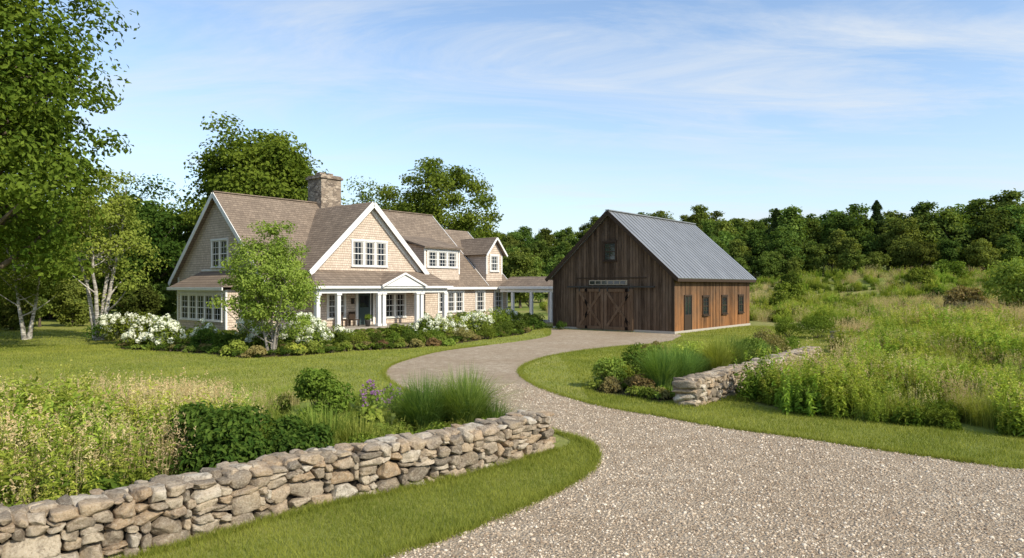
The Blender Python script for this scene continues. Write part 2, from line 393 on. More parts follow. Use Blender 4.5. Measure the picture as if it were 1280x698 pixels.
rake((-.39,-1.05,zr(-1.05)),(-.39,5.9,9.3),.15,.3);rake((-.39,12.5,zr(-.7)),(-.39,5.9,9.3),.15,.3)
rake((19.80,-.9,zr(-.9)),(19.80,5.9,9.3),.12,.24);rake((22.9,-1.05,zr(-1.05)),(22.9,4.5,zr(4.5)),.12,.24)
for sgn in (-1,1):
    rake((7.4+sgn*5.08,-1.44,8.8-.96*5.08),(7.4,-1.44,8.8),.17,.36,.06)
    rake((7.4+sgn*4.7,-1.05,8.8-.96*4.7),(7.4,-1.05,8.8),.42,.3,.05)
    rake((21+sgn*1.32,-.88,5.6),(21,-.88,7.12),.08,.16)
    rake((8.2+sgn*1.98,-3.78,3.0),(8.2,-3.78,3.86),.05,.14)
t.prism([(6.35,2.95),(10.05,2.95),(8.2,3.74)],'y',-3.7,-3.6)
t.box(12.9,22.85,-1.13,-1.04,zr(-1.05)-.22,zr(-1.05)-.02);t.box(12.9,22.85,-1.04,-.7,zr(-1.05)-.20,zr(-1.05)-.16)
t.box(1.15,12.95,-3.62,-3.54,2.80,2.965);t.box(1.12,1.2,-3.54,0,2.80,2.965)
t.box(-1.82,-1.74,1.8,9.5,2.68,2.87)
t.box(1.5,12.6,-3.34,-3.06,2.50,2.80);t.box(1.5,1.78,-3.06,0,2.50,2.80)
for cx in (1.65,3.15,6.35,6.75,9.75,10.15,12.45):
    t.box(cx-.13,cx+.13,-3.33,-3.07,.45,2.38);t.box(cx-.18,cx+.18,-3.38,-3.02,2.38,2.5);t.box(cx-.17,cx+.17,-3.37,-3.03,.31,.45)
for (x,y) in ((-.03,-.03),(12.2,-.73)): t.box(x,x+.16,y,y+.16,.2,zr(y)-.25)
t.box(2.92,3.08,-1.03,-.9,.2,4.25);t.box(11.75,11.9,-1.03,-.9,.2,4.25)
t.box(22.38,22.53,-.73,-.6,.2,3.05)
t.box(-1.33,-1.2,2.27,2.42,.2,2.7);t.box(-1.33,-1.2,8.88,9.03,.2,2.7);t.box(-.05,-.0,11.65,11.82,.2,3.6)
t.box(-1.34,-1.28,2.43,8.87,2.45,2.7);t.box(12.97,13.1,-.49,-.4,3.9,5.95);t.box(16.7,16.83,-.49,-.4,3.9,5.95);t.box(13.1,16.7,-.49,-.42,5.72,5.95)
t.box(19.97,20.1,-.54,-.45,3.95,5.6);t.box(21.9,22.03,-.54,-.45,3.95,5.6)
t.box(-.03,.0,3.6,8.2,3.98,4.1)
t.box(1.25,12.85,-3.06,-1.05,2.78,2.82)
gl=MB()
W=lambda *a,**k: window(t,gl,*a,**k)
W('y-',-1.0,7.35,2.9,4.35,6.0,cols=2,rows=4,units=3)
W('x-',0.0,5.6,2.1,4.25,6.0,cols=2,rows=4,units=2)
W('y-',-.45,14.9,3.1,4.45,5.6,cols=2,rows=4,units=3)
W('y-',-.5,21.0,.95,4.25,5.5,cols=2,rows=4,units=1)
W('y-',-.7,15.6,2.7,.95,2.45,cols=2,rows=4,units=3)
W('y-',-.7,19.0,1.0,.95,2.45,cols=2,rows=4);W('y-',-.7,21.3,.9,.95,2.45,cols=2,rows=4)
W('x-',-1.3,5.6,5.6,.75,2.35,cols=2,rows=4,units=5)
W('x-',0.0,10.4,1.1,.9,2.4,cols=2,rows=4)
W('y-',-1.0,4.6,1.3,.85,2.4,cols=2,rows=4,units=2);W('y-',-1.0,9.6,1.9,.75,2.4,cols=2,rows=4,units=2)
W('y-',0.0,1.2,.9,.9,2.4,cols=2,rows=4)
t.box(6.15,6.3,-1.09,-1,.3,2.55);t.box(7.6,7.75,-1.09,-1,.3,2.55);t.box(6.1,7.8,-1.11,-1,2.55,2.72)
t.box(6.3,6.36,-1.06,-1,.3,2.5);t.box(7.38,7.44,-1.07,-1,.3,2.5)
gl.box(7.44,7.6,-1.03,-1,.5,2.45,0);
t.make('trim',[M['white']],house,.008);gl.make('windows',[M['glass'],M['curtain']],house)
d=MB();d.box(6.36,7.38,-1.05,-1,.3,2.5,0);
d.box(6.5,7.24,-1.062,-1.05,1.5,2.3,1)
d.box(6.5,6.82,-1.065,-1.05,.5,1.3,0);d.box(6.92,7.24,-1.065,-1.05,.5,1.3,0);d.make('front_door',[M['door'],M['glass']],house,.01)
p=MB();p.box(1.35,12.8,-3.45,.0,0,.30);p.box(6.4,10.1,-3.9,-3.46,0,.16);p.make('porch_floor',[M['porch']],house)
c=MB();c.box(7.7,9.5,5.2,7.0,8.0,11.15);c.box(7.58,9.62,5.08,7.12,11.15,11.32);c.box(7.68,9.52,5.18,7.02,11.32,11.45)
c.box(8.0,8.5,5.8,6.4,11.45,11.7);c.box(8.75,9.2,5.8,6.4,11.45,11.7);c.make('chimney',[M['chim']],house,.02)
l=MB()
for x in (5.85,8.1): l.box(x-.07,x+.07,-1.2,-1.02,1.75,2.1);l.box(x-.1,x+.1,-1.22,-1.02,2.1,2.14)
l.make('porch_lanterns',[M['brass']],house)
ch=MB()
for dx in (0,1.0):
    x=4.3
    ch.box(x+dx,x+dx+.5,-1.9,-1.4,.68,.74);ch.box(x+dx,x+dx+.5,-1.45,-1.39,.74,1.25)
    for (a,b_) in ((0,-1.88),(.44,-1.88),(0,-1.46),(.44,-1.46)): ch.box(x+dx+a,x+dx+a+.06,b_,b_+.06,.3,.68)
ch.make('porch_chairs',[M['timber']],house)
# breezeway
bw=bpy.data.objects.new('covered_breezeway',None);COL.objects.link(bw);bw.location=(-15.37,42.2,0);bw.rotation_euler=(0,0,ROT)
r=MB();r.slab([(20.7,-1.3,2.95),(20.7,-10.5,2.95),(22.2,-10.5,3.75),(22.2,-1.3,3.75)],.1);r.slab([(23.7,-1.3,2.95),(23.7,-10.5,2.95),(22.2,-10.5,3.75),(22.2,-1.3,3.75)],.1);r.make('roof',[M['roofy']],bw)
t=MB();t.box(20.65,20.72,-10.5,-1.3,2.72,2.93);t.box(20.85,21.05,-10.45,-1.3,2.45,2.7);t.box(23.3,23.5,-10.45,-1.3,2.45,2.7)
for y in (-2.6,-4.6,-6.6,-8.6,-10.2):
    for x in (20.95,23.4): t.box(x-.11,x+.11,y-.11,y+.11,0,2.45)
t.make('posts',[M['white']],bw,.01)
p=MB();p.box(20.7,23.7,-10.4,-.8,0,.1);p.make('floor',[M['porch']],bw)
# ------------------------------------------------------------ BARN
barn=bpy.data.objects.new('wooden_barn',None);COL.objects.link(barn);barn.location=(2.92,47.7,0);barn.rotation_euler=(0,0,ROT)
BW=9.2;BL=12.4;EZ=3.65;RZ=7.75
w=MB()
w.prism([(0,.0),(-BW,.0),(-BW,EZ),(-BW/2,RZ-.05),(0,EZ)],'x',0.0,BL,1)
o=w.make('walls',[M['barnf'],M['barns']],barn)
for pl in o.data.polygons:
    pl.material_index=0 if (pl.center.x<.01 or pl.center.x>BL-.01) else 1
f=MB();f.box(-.04,BL+.04,-BW-.05,.05,0,.16);f.make('foundation',[M['concrete']],barn)
r=MB();sl=(RZ-EZ)/(BW/2)
def rz(y): return RZ+.16-sl*abs(y+BW/2)
r.slab([(-.35,-BW/2,rz(-BW/2)),(BL+.35,-BW/2,rz(-BW/2)),(BL+.35,-BW-.4,rz(-BW-.4)),(-.35,-BW-.4,rz(-BW-.4))],.09)
r.slab([(-.35,-BW/2,rz(-BW/2)),(BL+.35,-BW/2,rz(-BW/2)),(BL+.35,.4,rz(.4)),(-.35,.4,rz(.4))],.09)
x=-.33
while x<BL+.36:
    for ye in (-BW-.4,.4):
        r.beam((x,-BW/2,rz(-BW/2)+.02),(x,ye,rz(ye)+.02),.035,.05)
    x+=.505
r.beam((-.37,-BW/2,rz(-BW/2)+.03),(BL+.37,-BW/2,rz(-BW/2)+.03),.28,.06)
r.make('metal_roof',[M['metal']],barn)
t=MB()
for ye in (-BW-.4,.4):
    t.beam((-.38,-BW/2,rz(-BW/2)-.11),(-.38,ye,rz(ye)-.11),.05,.24)
t.beam((-.3,-BW-.36,rz(-BW-.4)-.14),(BL+.3,-BW-.36,rz(-BW-.4)-.14),.05,.16)
t.box(-.05,.02,-BW-.02,-BW+.14,.16,EZ-.05);t.box(-.05,.02,-.14,.02,.16,EZ-.05)
t.box(-.04,0,-7.3,-1.9,3.45,3.52);t.make('trim',[M['timber']],barn)
d=MB()
for s0 in (2.05,4.25):
    y1=-s0;y0=-s0-2.14
    d.box(-.12,-.05,y0,y1,.1,2.78,0)
    for (a,b_) in ((y0,y0+.19),(y1-.19,y1)): d.box(-.17,-.12,a,b_,.1,2.78,1)
    for (a,b_) in ((.1,.30),(2.58,2.78)): d.box(-.167,-.12,y0+.19,y1-.19,a,b_,1)
    d.beam((-.145,y0+.19,.30),(-.145,y1-.19,2.58),.17,.045,up=(1,0,0),m=1);d.beam((-.139,y0+.19,2.58),(-.139,y1-.19,.30),.17,.045,up=(1,0,0),m=1)
d.make('sliding_doors',[M['barnd'],M['brace']],barn)
g=MB();g.box(-.22,-.1,-7.95,-1.3,2.86,2.96)
for y in (-2.3,-3.9,-4.5,-6.1): g.box(-.2,-.13,y-.04,y+.04,2.6,2.9)
g.make('door_rail',[M['rail']],barn)
fr=MB();g=MB();s_=MB()
s_.box(-.06,0,-5.9,-3.0,3.03,3.35);
for i in range(6): g.box(-.07,-.055,-5.8+i*.47,-5.8+i*.47+.38,3.09,3.29,0)
s_.make('transom_frame',[M['sign']],barn)
window(fr,g,'x-',0.0,-4.6,.85,4.65,5.8,cols=2,rows=4,fw=.09,curt=False)
for xx in (4.5,7.6,10.6): window(fr,g,'y-',-BW,xx,.8,1.05,2.2,cols=2,rows=4,fw=.08,curt=False)
fr.box(1.3,1.4,-BW-.06,-BW,.16,2.3);fr.box(2.3,2.4,-BW-.06,-BW,.16,2.3);fr.box(1.3,2.4,-BW-.065,-BW,2.3,2.4)
fr.box(1.4,2.3,-BW-.04,-BW,.16,1.15);fr.box(1.82,1.88,-BW-.05,-BW-.03,1.15,2.3)
g.box(1.42,2.28,-BW-.03,-BW,1.15,2.28,0)
fr.make('window_frames',[M['timber']],barn);g.make('windows',[M['glass'],M['curtain']],barn)
# ------------------------------------------------------------ TERRAIN
gx=np.sinh(np.linspace(-5.2,5.2,241))*11;gy=np.sinh(np.linspace(-3.2,5.3,221))*10+20
X,Y=np.meshgrid(gx,gy);Z=H(X,Y)
Z=np.where(Y<-5,0,Z)
nx=len(gx);ny=len(gy);idx=np.arange(nx*ny).reshape(ny,nx)
F=np.stack([idx[:-1,:-1],idx[:-1,1:],idx[1:,1:],idx[1:,:-1]],-1).reshape(-1,4)
build('meadow_terrain',[(np.stack([X,Y,Z],-1).reshape(-1,3),F,0,True,0.5)],[M['meadow']])
drive_l=[(-9,-14),(-5,-2),(-3.2,3.6),(-2.0,6.2),(-1.39,7.37),(-.75,7.99),(0,8.89),(.70,9.87),(1.21,10.8),(1.46,11.8),(1.40,12.8),(.96,13.55),(.17,14.6),(-.96,16.3),(-2.33,18),(-3.45,20.2),(-4.29,22.8),(-4.5,25.1),(-4.17,27.3),(-3.24,30.6),(-1.57,33.4),(.43,36.3),(2.2,40.4),(2.7,47.0)]
drive_r=[(10.3,41.6),(9.8,39.6),(8.0,35.8),(5.05,33),(2.88,30.6),(1.31,27.9),(.44,25.1),(.27,22.8),(.71,20.1),(1.49,18),(2.33,16.5),(3.42,15.3),(4.33,14.2),(5.36,13.4),(6.43,12.4),(7.34,11.6),(8.2,10.9),(12,7.8),(22,-2),(30,-14)]
dl=catmull(drive_l);dr=catmull(drive_r)
drive=np.concatenate([dl,dr])
jit=np.array([noise.noise(Vector((p[0]*2.1,p[1]*2.1,0))) for p in drive])*.10
drive=drive+np.stack([jit,-jit],1)
def sheet(name,poly,z,m):
    me=bpy.data.meshes.new(name);me.from_pydata([(p[0],p[1],z) for p in poly],[],[list(range(len(poly)))])
    bm=bmesh.new();bm.from_mesh(me)
    for f_ in bm.faces: f_.normal_update()
    if bm.faces[:][0].normal.z<0: bmesh.ops.reverse_faces(bm,faces=bm.faces)
    bm.to_mesh(me);bm.free()
    me.materials.append(m);o=bpy.data.objects.new(name,me);COL.objects.link(o);return o
lawn=[(-30,-13),(-12,-.2),(-7,4.7),(-2.9,8.7),(.75,12.2),(.95,13.4),(.2,14.6),(-1,16.2),(-2.4,17.7),(-3.3,18.6),(-5,17.3),(-8,17.0),(-13,18.0),(-20,19.2),(-35,20.5),(-46,38),(-44,66),(0,68),(13,60),(21.5,53),(21.5,44),(18.0,37),(15,31),(12.3,25.2),(8.9,20.3),(6.3,17.5),(6.3,16.2),(7.9,14.6),(10.1,13.3),(14,10.5),(30,0),(36,-13)]
lawnp=catmull(lawn,5,True)
sheet('lawn',lawnp,.004,M['lawn'])
sheet('gravel_driveway',drive,.009,M['gravel'])
bed=catmull([(-19.3,33.4),(-16.5,31.0),(-13.5,29.7),(-11,28.0),(-8.8,28.9),(-7.2,30.8),(-5.2,31.8),(-3.9,33.3),(-2.5,35.4),(-1.2,38.3),(.8,42.2),(1.4,48),(0,56),(-3,56),(-9,46),(-14,40),(-18,44),(-22,46)],5,True)
sheet('garden_bed',bed,.0065,M['mulch'])
bed2=catmull([(2.3,19.2),(3.4,17.8),(4.1,17.4),(6.5,20.1),(10.6,25.5),(12.1,28.5),(10.5,29.6),(7,27),(4,22.6)],5,True)
sheet('garden_bed.001',bed2,.0065,M['mulch'])
# ------------------------------------------------------------ STONE WALLS
bmc=bmesh.new();bmesh.ops.create_cube(bmc,size=2);bmesh.ops.subdivide_edges(bmc,edges=bmc.edges,cuts=8,use_grid_fill=True)
bmc.verts.ensure_lookup_table()
CV=np.array([v.co[:] for v in bmc.verts]);CF=np.array([[v.index for v in f_.verts] for f_ in bmc.faces]);bmc.free()
def rock(size,r=rng,cuts=11):
    pw=r.uniform(7,14);v=CV.copy();nn=(np.abs(v)**pw).sum(1)**(1/pw);v=v/nn[:,None]
    for _ in range(cuts):
        d=nrm(r.normal(size=3)*np.array([1,.8,1]));off=r.uniform(.80,1.18)
        dd=v@d;ex=np.maximum(dd-off,0);v=v-ex[:,None]*d
    sd=r.uniform(0,100)
    nz=np.array([noise.noise(Vector((p[0]*1.6+sd,p[1]*1.6,p[2]*1.6)))*.07+noise.noise(Vector((p[0]*4.5+sd,p[1]*4.5,p[2]*4.5)))*.05 for p in v])
    v=v*(1+nz[:,None]);return v*np.asarray(size)/2
def stone_wall(name,path,Hh,th,seed,sw=(.09,.34),sh=(.05,.16)):
    r=np.random.default_rng(seed);P=catmull(path,12);seg=np.linalg.norm(np.diff(P,axis=0),axis=1);cum=np.concatenate([[0],np.cumsum(seg)]);Lt=cum[-1]
    def at(s):
        x=np.interp(s,cum,P[:,0]);y=np.interp(s,cum,P[:,1]);x2=np.interp(s+.05,cum,P[:,0]);y2=np.interp(s+.05,cum,P[:,1])
        x1=np.interp(s-.05,cum,P[:,0]);y1=np.interp(s-.05,cum,P[:,1]);a=math.atan2(y2-y1,x2-x1);return x,y,a
    parts=[]
    def put(s,dep,z,size,tilt):
        x,y,a=at(s);a+=r.normal()*.05;v=rock(size,r)
        ct,st=math.cos(tilt),math.sin(tilt);v=np.stack([v[:,0]*ct-v[:,2]*st,v[:,1],v[:,0]*st+v[:,2]*ct],1)
        t2=r.normal()*.07;v=np.stack([v[:,0],v[:,1]*math.cos(t2)-v[:,2]*math.sin(t2),v[:,1]*math.sin(t2)+v[:,2]*math.cos(t2)],1)
        ca,sa=math.cos(a),math.sin(a);v[:,1]+=dep
        w_=np.stack([v[:,0]*ca-v[:,1]*sa+x,v[:,0]*sa+v[:,1]*ca+y,v[:,2]+z],1)
        parts.append((w_,CF,0,True,r.uniform(0,1)))
    cell=.025;nc=int(Lt/cell)
    for side in (-1,1):
        sky=np.full(nc,-.05)
        guard=0
        while guard<2500:
            guard+=1
            i=int(np.argmin(sky+r.uniform(0,.004,nc)));z0=sky[i]
            if z0>Hh-.05: break
            a=i
            while a>0 and sky[a-1]<z0+.025: a-=1
            e=i
            while e<nc-1 and sky[e+1]<z0+.025: e+=1
            run=(e-a+1)*cell
            big=r.random()
            wd=r.uniform(*sw)
            if z0<.25 and big<.28: wd=r.uniform(.32,.5)
            if run<wd+.08: wd=run
            n_=max(1,int(round(wd/cell)))
            left=r.random()<.5; b0=a if left else max(a,e-n_+1)
            hh=min(r.uniform(*sh),wd*1.0+.02)
            if z0<.25 and big<.28: hh=r.uniform(.16,.27)
            hh=max(min(hh,wd*1.3+.03),.045)
            top=z0+hh
            if top>Hh-.05: top=Hh+r.uniform(-.035,.035);hh=top-z0
            if hh<.04: sky[b0:b0+n_]=Hh;continue
            put((b0+n_/2)*cell,side*(th*.27+r.uniform(-.02,.03)),z0+hh/2,(n_*cell*1.03+.006,th*.56,hh*1.05+.004),r.normal()*.05)
            sky[b0:b0+n_]=top
    for s in (0.04,Lt-.04):
        z=0
        while z<Hh-.05:
            hh=min(r.uniform(.11,.2),Hh-z+.02);put(s,r.uniform(-.03,.03),z+hh/2,(r.uniform(.25,.4),th*1.0,hh*1.06),0);z+=hh
    s=.1
    while s<Lt-.1:
        wd=r.uniform(.12,.32);put(s+wd/2,r.uniform(-.05,.05),Hh-.03,(wd*1.05,th*.6,.12),r.normal()*.04);s+=wd
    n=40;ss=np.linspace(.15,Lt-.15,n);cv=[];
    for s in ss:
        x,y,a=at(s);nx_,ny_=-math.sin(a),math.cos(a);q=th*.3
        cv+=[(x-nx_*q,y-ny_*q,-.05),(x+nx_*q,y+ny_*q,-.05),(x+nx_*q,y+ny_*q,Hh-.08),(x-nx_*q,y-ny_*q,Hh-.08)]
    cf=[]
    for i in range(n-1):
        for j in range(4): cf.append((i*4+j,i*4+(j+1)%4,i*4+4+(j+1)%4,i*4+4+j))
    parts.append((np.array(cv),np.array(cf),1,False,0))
    print(name,len(parts))
    return build(name,parts,[M['stone'],M['dark']])
stone_wall('field_stone_wall',[(-8.6,4.0),(-6.4,5.75),(-4.3,7.65),(-2.9,9.2),(-1.1,10.65),(.50,12.35)],.66,.56,3)
stone_wall('field_stone_wall.001',[(4.25,16.75),(5.9,18.7),(8.2,21.6),(11.3,25.6)],.66,.6,5,(.14,.38),(.07,.18))
stone_wall('field_stone_wall.002',[(17.2,36.0),(18.9,36.6)],.55,.8,9,(.2,.5),(.1,.2))
# ------------------------------------------------------------ VEGETATION GENERATORS
def tree_parts(Ht,r0,cb,rx,ncl,lpc,ls,seed,stems=1,cs=None,nl=26,shape='round',spread=.25,trunk_top=.85,asp=.6):
    r=np.random.default_rng(seed);parts=[];rz_=(Ht-cb)/2;cz=(Ht+cb)/2;cs=cs or rx*.2
    d=nrm(r.normal(size=(ncl,3)));rad=r.uniform(0.12,1,ncl)**(1/2.4)
    bump=np.array([1+.5*noise.noise(Vector((q[0]*2.1+seed,q[1]*2.1,q[2]*2.1))) for q in d])
    C=d*np.array([rx,rx,rz_])*(rad*bump)[:,None]*.88
    if shape=='egg':
        f_=1.15-.62*np.clip((C[:,2]+rz_)/(2*rz_),0,1);C[:,0]*=f_;C[:,1]*=f_
    C[:,2]+=cz
    trunks=[]
    for s in range(stems):
        a=2*np.pi*s/stems+r.uniform(0,1);ln=spread*rx*(1 if stems>1 else .15)
        n=9;tt=np.linspace(0,1,n);hh=Ht*trunk_top*(1 if s==0 else r.uniform(.75,.95))
        px=np.cos(a)*(ln*tt**1.1+(.12 if stems>1 else 0))+r.normal(0,.012*Ht,n)*tt
        py=np.sin(a)*(ln*tt**1.1+(.12 if stems>1 else 0))+r.normal(0,.012*Ht,n)*tt
        P=np.stack([px,py,tt*hh-.05],1);R=r0*(1-.88*tt)*(1+.5*np.exp(-tt*18));v,f_=tube(P,R,9);parts.append((v,f_,0,True,.5));trunks.append((P,R))
    sel=r.permutation(ncl)[:nl]
    for k in sel:
        P,R=trunks[int(r.integers(len(trunks)))];c=C[k]
        zt=np.clip(c[2]-np.hypot(c[0],c[1])*r.uniform(.5,.95),cb*.75,Ht*trunk_top*.93)
        b0=np.array([np.interp(zt,P[:,2],P[:,i]) for i in range(3)]);br=np.interp(zt,P[:,2],R)*.6
        tt=np.linspace(0,1,6)[:,None];mid=(b0+c)/2+np.array([0,0,-.08*np.linalg.norm(c-b0)])+r.normal(0,.05*rx,3)
        Q=(1-tt)**2*b0+2*tt*(1-tt)*mid+tt**2*c
        v,f_=tube(Q,np.linspace(br,max(.008,br*.15),6),5);parts.append((v,f_,0,True,.5))
    n=ncl*lpc;cc=np.repeat(C,lpc,0);cr=np.repeat(r.uniform(.55,1.35,ncl),lpc)[:,None]
    off=r.normal(size=(n,3));off=off/np.linalg.norm(off,axis=1,keepdims=True)*(r.uniform(0,1,(n,1))**.5)*1.5
    pos=cc+off*cr*np.array([cs,cs,cs*.6])
    outw=nrm(pos-np.array([0,0,cz*.9]));nn=nrm(r.normal(size=(n,3))*.7+outw*.55+nrm(off)*.5+np.array([0,0,.45]))
    lv=np.clip(np.repeat(r.uniform(0,1,ncl),lpc)*.55+r.uniform(0,.45,n),0,1)
    v,f_=leaves(pos,ls,nn,asp,r);parts.append((v,f_,1,False,np.repeat(lv,4)))
    return parts
def tree(name,loc,mats,rot=0,**k):
    o=build(name,tree_parts(**k),mats);o.location=(loc[0],loc[1],float(H(loc[0],loc[1])));o.rotation_euler[2]=rot;return o
def shrub_parts(rx,h,n,ls,seed,lumps=14,asp=.55,flowers=0,fm=2,fr=.11,fz=.3):
    r=np.random.default_rng(seed);parts=[]
    d=nrm(r.normal(size=(lumps,3)));d[:,2]=np.abs(d[:,2])
    lc=d*np.array([rx*.62,rx*.62,h*.58])*r.uniform(.75,1.15,(lumps,1))+np.array([0,0,h*.12]);lr=r.uniform(.28,.5,lumps)
    k=r.integers(lumps,size=n);dd=nrm(r.normal(size=(n,3)));dd[:,2]=np.where(dd[:,2]<-.3,-dd[:,2],dd[:,2])
    rr=r.uniform(.3,1.15,n)**.4
    pos=lc[k]+dd*(lr[k]*rr)[:,None]*np.array([rx,rx,h*.8]);pos[:,2]=np.clip(pos[:,2],.02,h*1.1)
    nn=nrm(dd+r.normal(size=(n,3))*.6+np.array([0,0,.35]));lv=np.clip(r.uniform(0,.7,n)+r.uniform(0,.3,lumps)[k],0,1)
    v,f_=leaves(pos,ls,nn,asp,r);parts.append((v,f_,1,False,np.repeat(lv,4)))
    for i in range(9):
        a=r.uniform(0,6.28);tip=lc[i%lumps];P=np.stack([np.linspace(.1*np.cos(a),tip[0],4),np.linspace(.1*np.sin(a),tip[1],4),np.linspace(-.03,tip[2],4)],1)
        v,f_=tube(P,np.linspace(.018,.006,4),4);parts.append((v,f_,0,True,.5))
    if flowers:
        k=r.integers(lumps,size=flowers);dd=nrm(r.normal(size=(flowers,3)));dd[:,2]=np.abs(dd[:,2])*.9+fz;dd=nrm(dd)
        fc=lc[k]+dd*lr[k][:,None]*np.array([rx,rx,h*.8])*1.08
        m=34;cc=np.repeat(fc,m,0);q=nrm(r.normal(size=(len(cc),3)));ps=cc+q*fr*np.repeat(r.uniform(.7,1.2,flowers),m)[:,None]
        v,f_=leaves(ps,fr*.75,nrm(q+r.normal(size=q.shape)*.2),.9,r);parts.append((v,f_,fm,False,r.uniform(0,1,len(v)//4).repeat(4)))
    return parts
def shrub(name,loc,m,**k):
    o=build(name,shrub_parts(**k),[M['bark'],m,M['petalw'],M['petalp'],M['petaly']]);o.location=(loc[0],loc[1],float(H(loc[0],loc[1])));o.rotation_euler[2]=random.random()*6;return o
def grass_parts(rx,h,n,w,seed,lean=(.2,1.0),base=.25,plume=0,pl=.14):
    r=np.random.default_rng(seed);a=r.uniform(0,6.28,n);q=np.sqrt(r.uniform(0,1,n))*rx*base
    bs=np.stack([np.cos(a)*q,np.sin(a)*q,0*a],1);az=a+r.normal(0,.5,n);hh=h*r.uniform(.6,1.15,n);ln=r.uniform(lean[0],lean[1],n)*rx/h
    v,f_,k=blades(bs,hh,w*r.uniform(.7,1.3,n),ln,r,5,az)
    P=[(v,f_,1,False,np.repeat(r.uniform(0,1,n),k))]
    if plume:
        m=int(n*plume);d=np.stack([np.cos(az),np.sin(az),0*az],1)[:m]
        tip=bs[:m]+d*(hh[:m]*ln[:m])[:,None]*.92+np.array([0,0,1])*(hh[:m]*(1-.42*ln[:m]))[:,None]
        pp=np.repeat(tip,7,0)+r.normal(size=(m*7,3))*np.array([.012,.012,pl*.35]);v,f_=leaves(pp,.04,nrm(r.normal(size=pp.shape)*np.array([1,1,.3])),.4,r)
        P.append((v,f_,1,False,np.repeat(r.uniform(.5,1,len(pp)),4)))
    return P
def tuft(name,loc,m,**k):
    o=build(name,grass_parts(**k),[M['bark'],m]);o.location=(loc[0],loc[1],float(H(loc[0],loc[1])));return o
def scatter(name,pts,rz_,sc,pi,protos):
    me=bpy.data.meshes.new(name);me.vertices.add(len(pts));me.vertices.foreach_set('co',np.asarray(pts,np.float32).ravel())
    for nm,ty,dt in (('rz','FLOAT',rz_),('sc','FLOAT',sc),('pi','INT',pi)):
        a=me.attributes.new(nm,ty,'POINT');a.data.foreach_set('value',np.asarray(dt,np.float32 if ty=='FLOAT' else np.int32))
    o=bpy.data.objects.new(name,me);COL.objects.link(o)
    c=bpy.data.collections.new(name+'_kinds')
    for i,p in enumerate(protos): p.name='k%02d_'%i+p.name;c.objects.link(p)
    ng=bpy.data.node_groups.new(name+'_scatter','GeometryNodeTree')
    ng.interface.new_socket(name='Geometry',in_out='INPUT',socket_type='NodeSocketGeometry');ng.interface.new_socket(name='Geometry',in_out='OUTPUT',socket_type='NodeSocketGeometry')
    N=ng.nodes;L=ng.links;gi=N.new('NodeGroupInput');go=N.new('NodeGroupOutput');ip=N.new('GeometryNodeInstanceOnPoints');ci=N.new('GeometryNodeCollectionInfo')
    ci.inputs['Collection'].default_value=c;ci.inputs['Separate Children'].default_value=True;ci.inputs['Reset Children'].default_value=True
    ip.inputs['Pick Instance'].default_value=True
    def na(nm,ty):
        x=N.new('GeometryNodeInputNamedAttribute');x.data_type=ty;x.inputs['Name'].default_value=nm;return x.outputs['Attribute']
    cx=N.new('ShaderNodeCombineXYZ');L.new(na('rz','FLOAT'),cx.inputs[2]);L.new(cx.outputs[0],ip.inputs['Rotation'])
    L.new(na('sc','FLOAT'),ip.inputs['Scale']);L.new(na('pi','INT'),ip.inputs['Instance Index'])
    L.new(gi.outputs[0],ip.inputs['Points']);L.new(ci.outputs[0],ip.inputs['Instance']);L.new(ip.outputs[0],go.inputs[0])
    md=o.modifiers.new('scatter','NODES');md.node_group=ng;return o
# ------------------------------------------------------------ NAMED TREES
BK=M['bark']
tree('oak_tree',(-24.0,29),[BK,M['leafmap']],Ht=21,r0=.42,cb=2.6,rx=6.5,ncl=250,lpc=200,ls=.27,seed=11,cs=1.0,nl=70)
tree('oak_tree.001',(-33,38),[BK,M['leaf']],Ht=18,r0=.4,cb=1.5,rx=7,ncl=150,lpc=150,ls=.34,seed=12,cs=1.4,nl=40)
tree('birch_tree',(-22.6,37.2),[M['birch'],M['leaflight']],Ht=10.5,r0=.13,cb=1.8,rx=3.1,ncl=100,lpc=100,ls=.18,seed=13,stems=4,cs=.55,nl=50,shape='egg',spread=.5)
tree('birch_tree.001',(-26.8,37.5),[M['birch'],M['leaf']],Ht=8.6,r0=.10,cb=1.2,rx=2.4,ncl=90,lpc=90,ls=.17,seed=14,stems=3,cs=.55,nl=40,spread=.5)
tree('maple_tree',(-22.2,60),[BK,M['leafmap']],Ht=17.6,r0=.4,cb=3,rx=6.2,ncl=220,lpc=210,ls=.36,seed=15,cs=1.2,nl=40)
tree('maple_tree.001',(-31.5,57),[BK,M['leafdark']],Ht=11.5,r0=.3,cb=1,rx=4.5,ncl=110,lpc=150,ls=.3,seed=16,cs=1.0,nl=30)
tree('locust_tree',(-8.0,76),[BK,M['leaf']],Ht=17.2,r0=.35,cb=5,rx=7.4,ncl=125,lpc=170,ls=.34,seed=17,cs=1.1,nl=60)
tree('locust_tree.001',(-15.5,80),[BK,M['leaf']],Ht=15,r0=.35,cb=4,rx=5.5,ncl=90,lpc=170,ls=.34,seed=27,cs=1.1,nl=40)
tree('river_birch_tree',(-10.35,29.2),[M['graybark'],M['leaflight']],Ht=6.0,r0=.06,cb=.6,rx=2.5,ncl=165,lpc=125,ls=.12,seed=18,stems=4,cs=.36,nl=60,shape='egg',spread=.4)
tree('apple_tree',(41.5,55),[BK,M['leaflight']],Ht=5.0,r0=.2,cb=.6,rx=2.8,ncl=80,lpc=110,ls=.22,seed=19,cs=.6,nl=30)
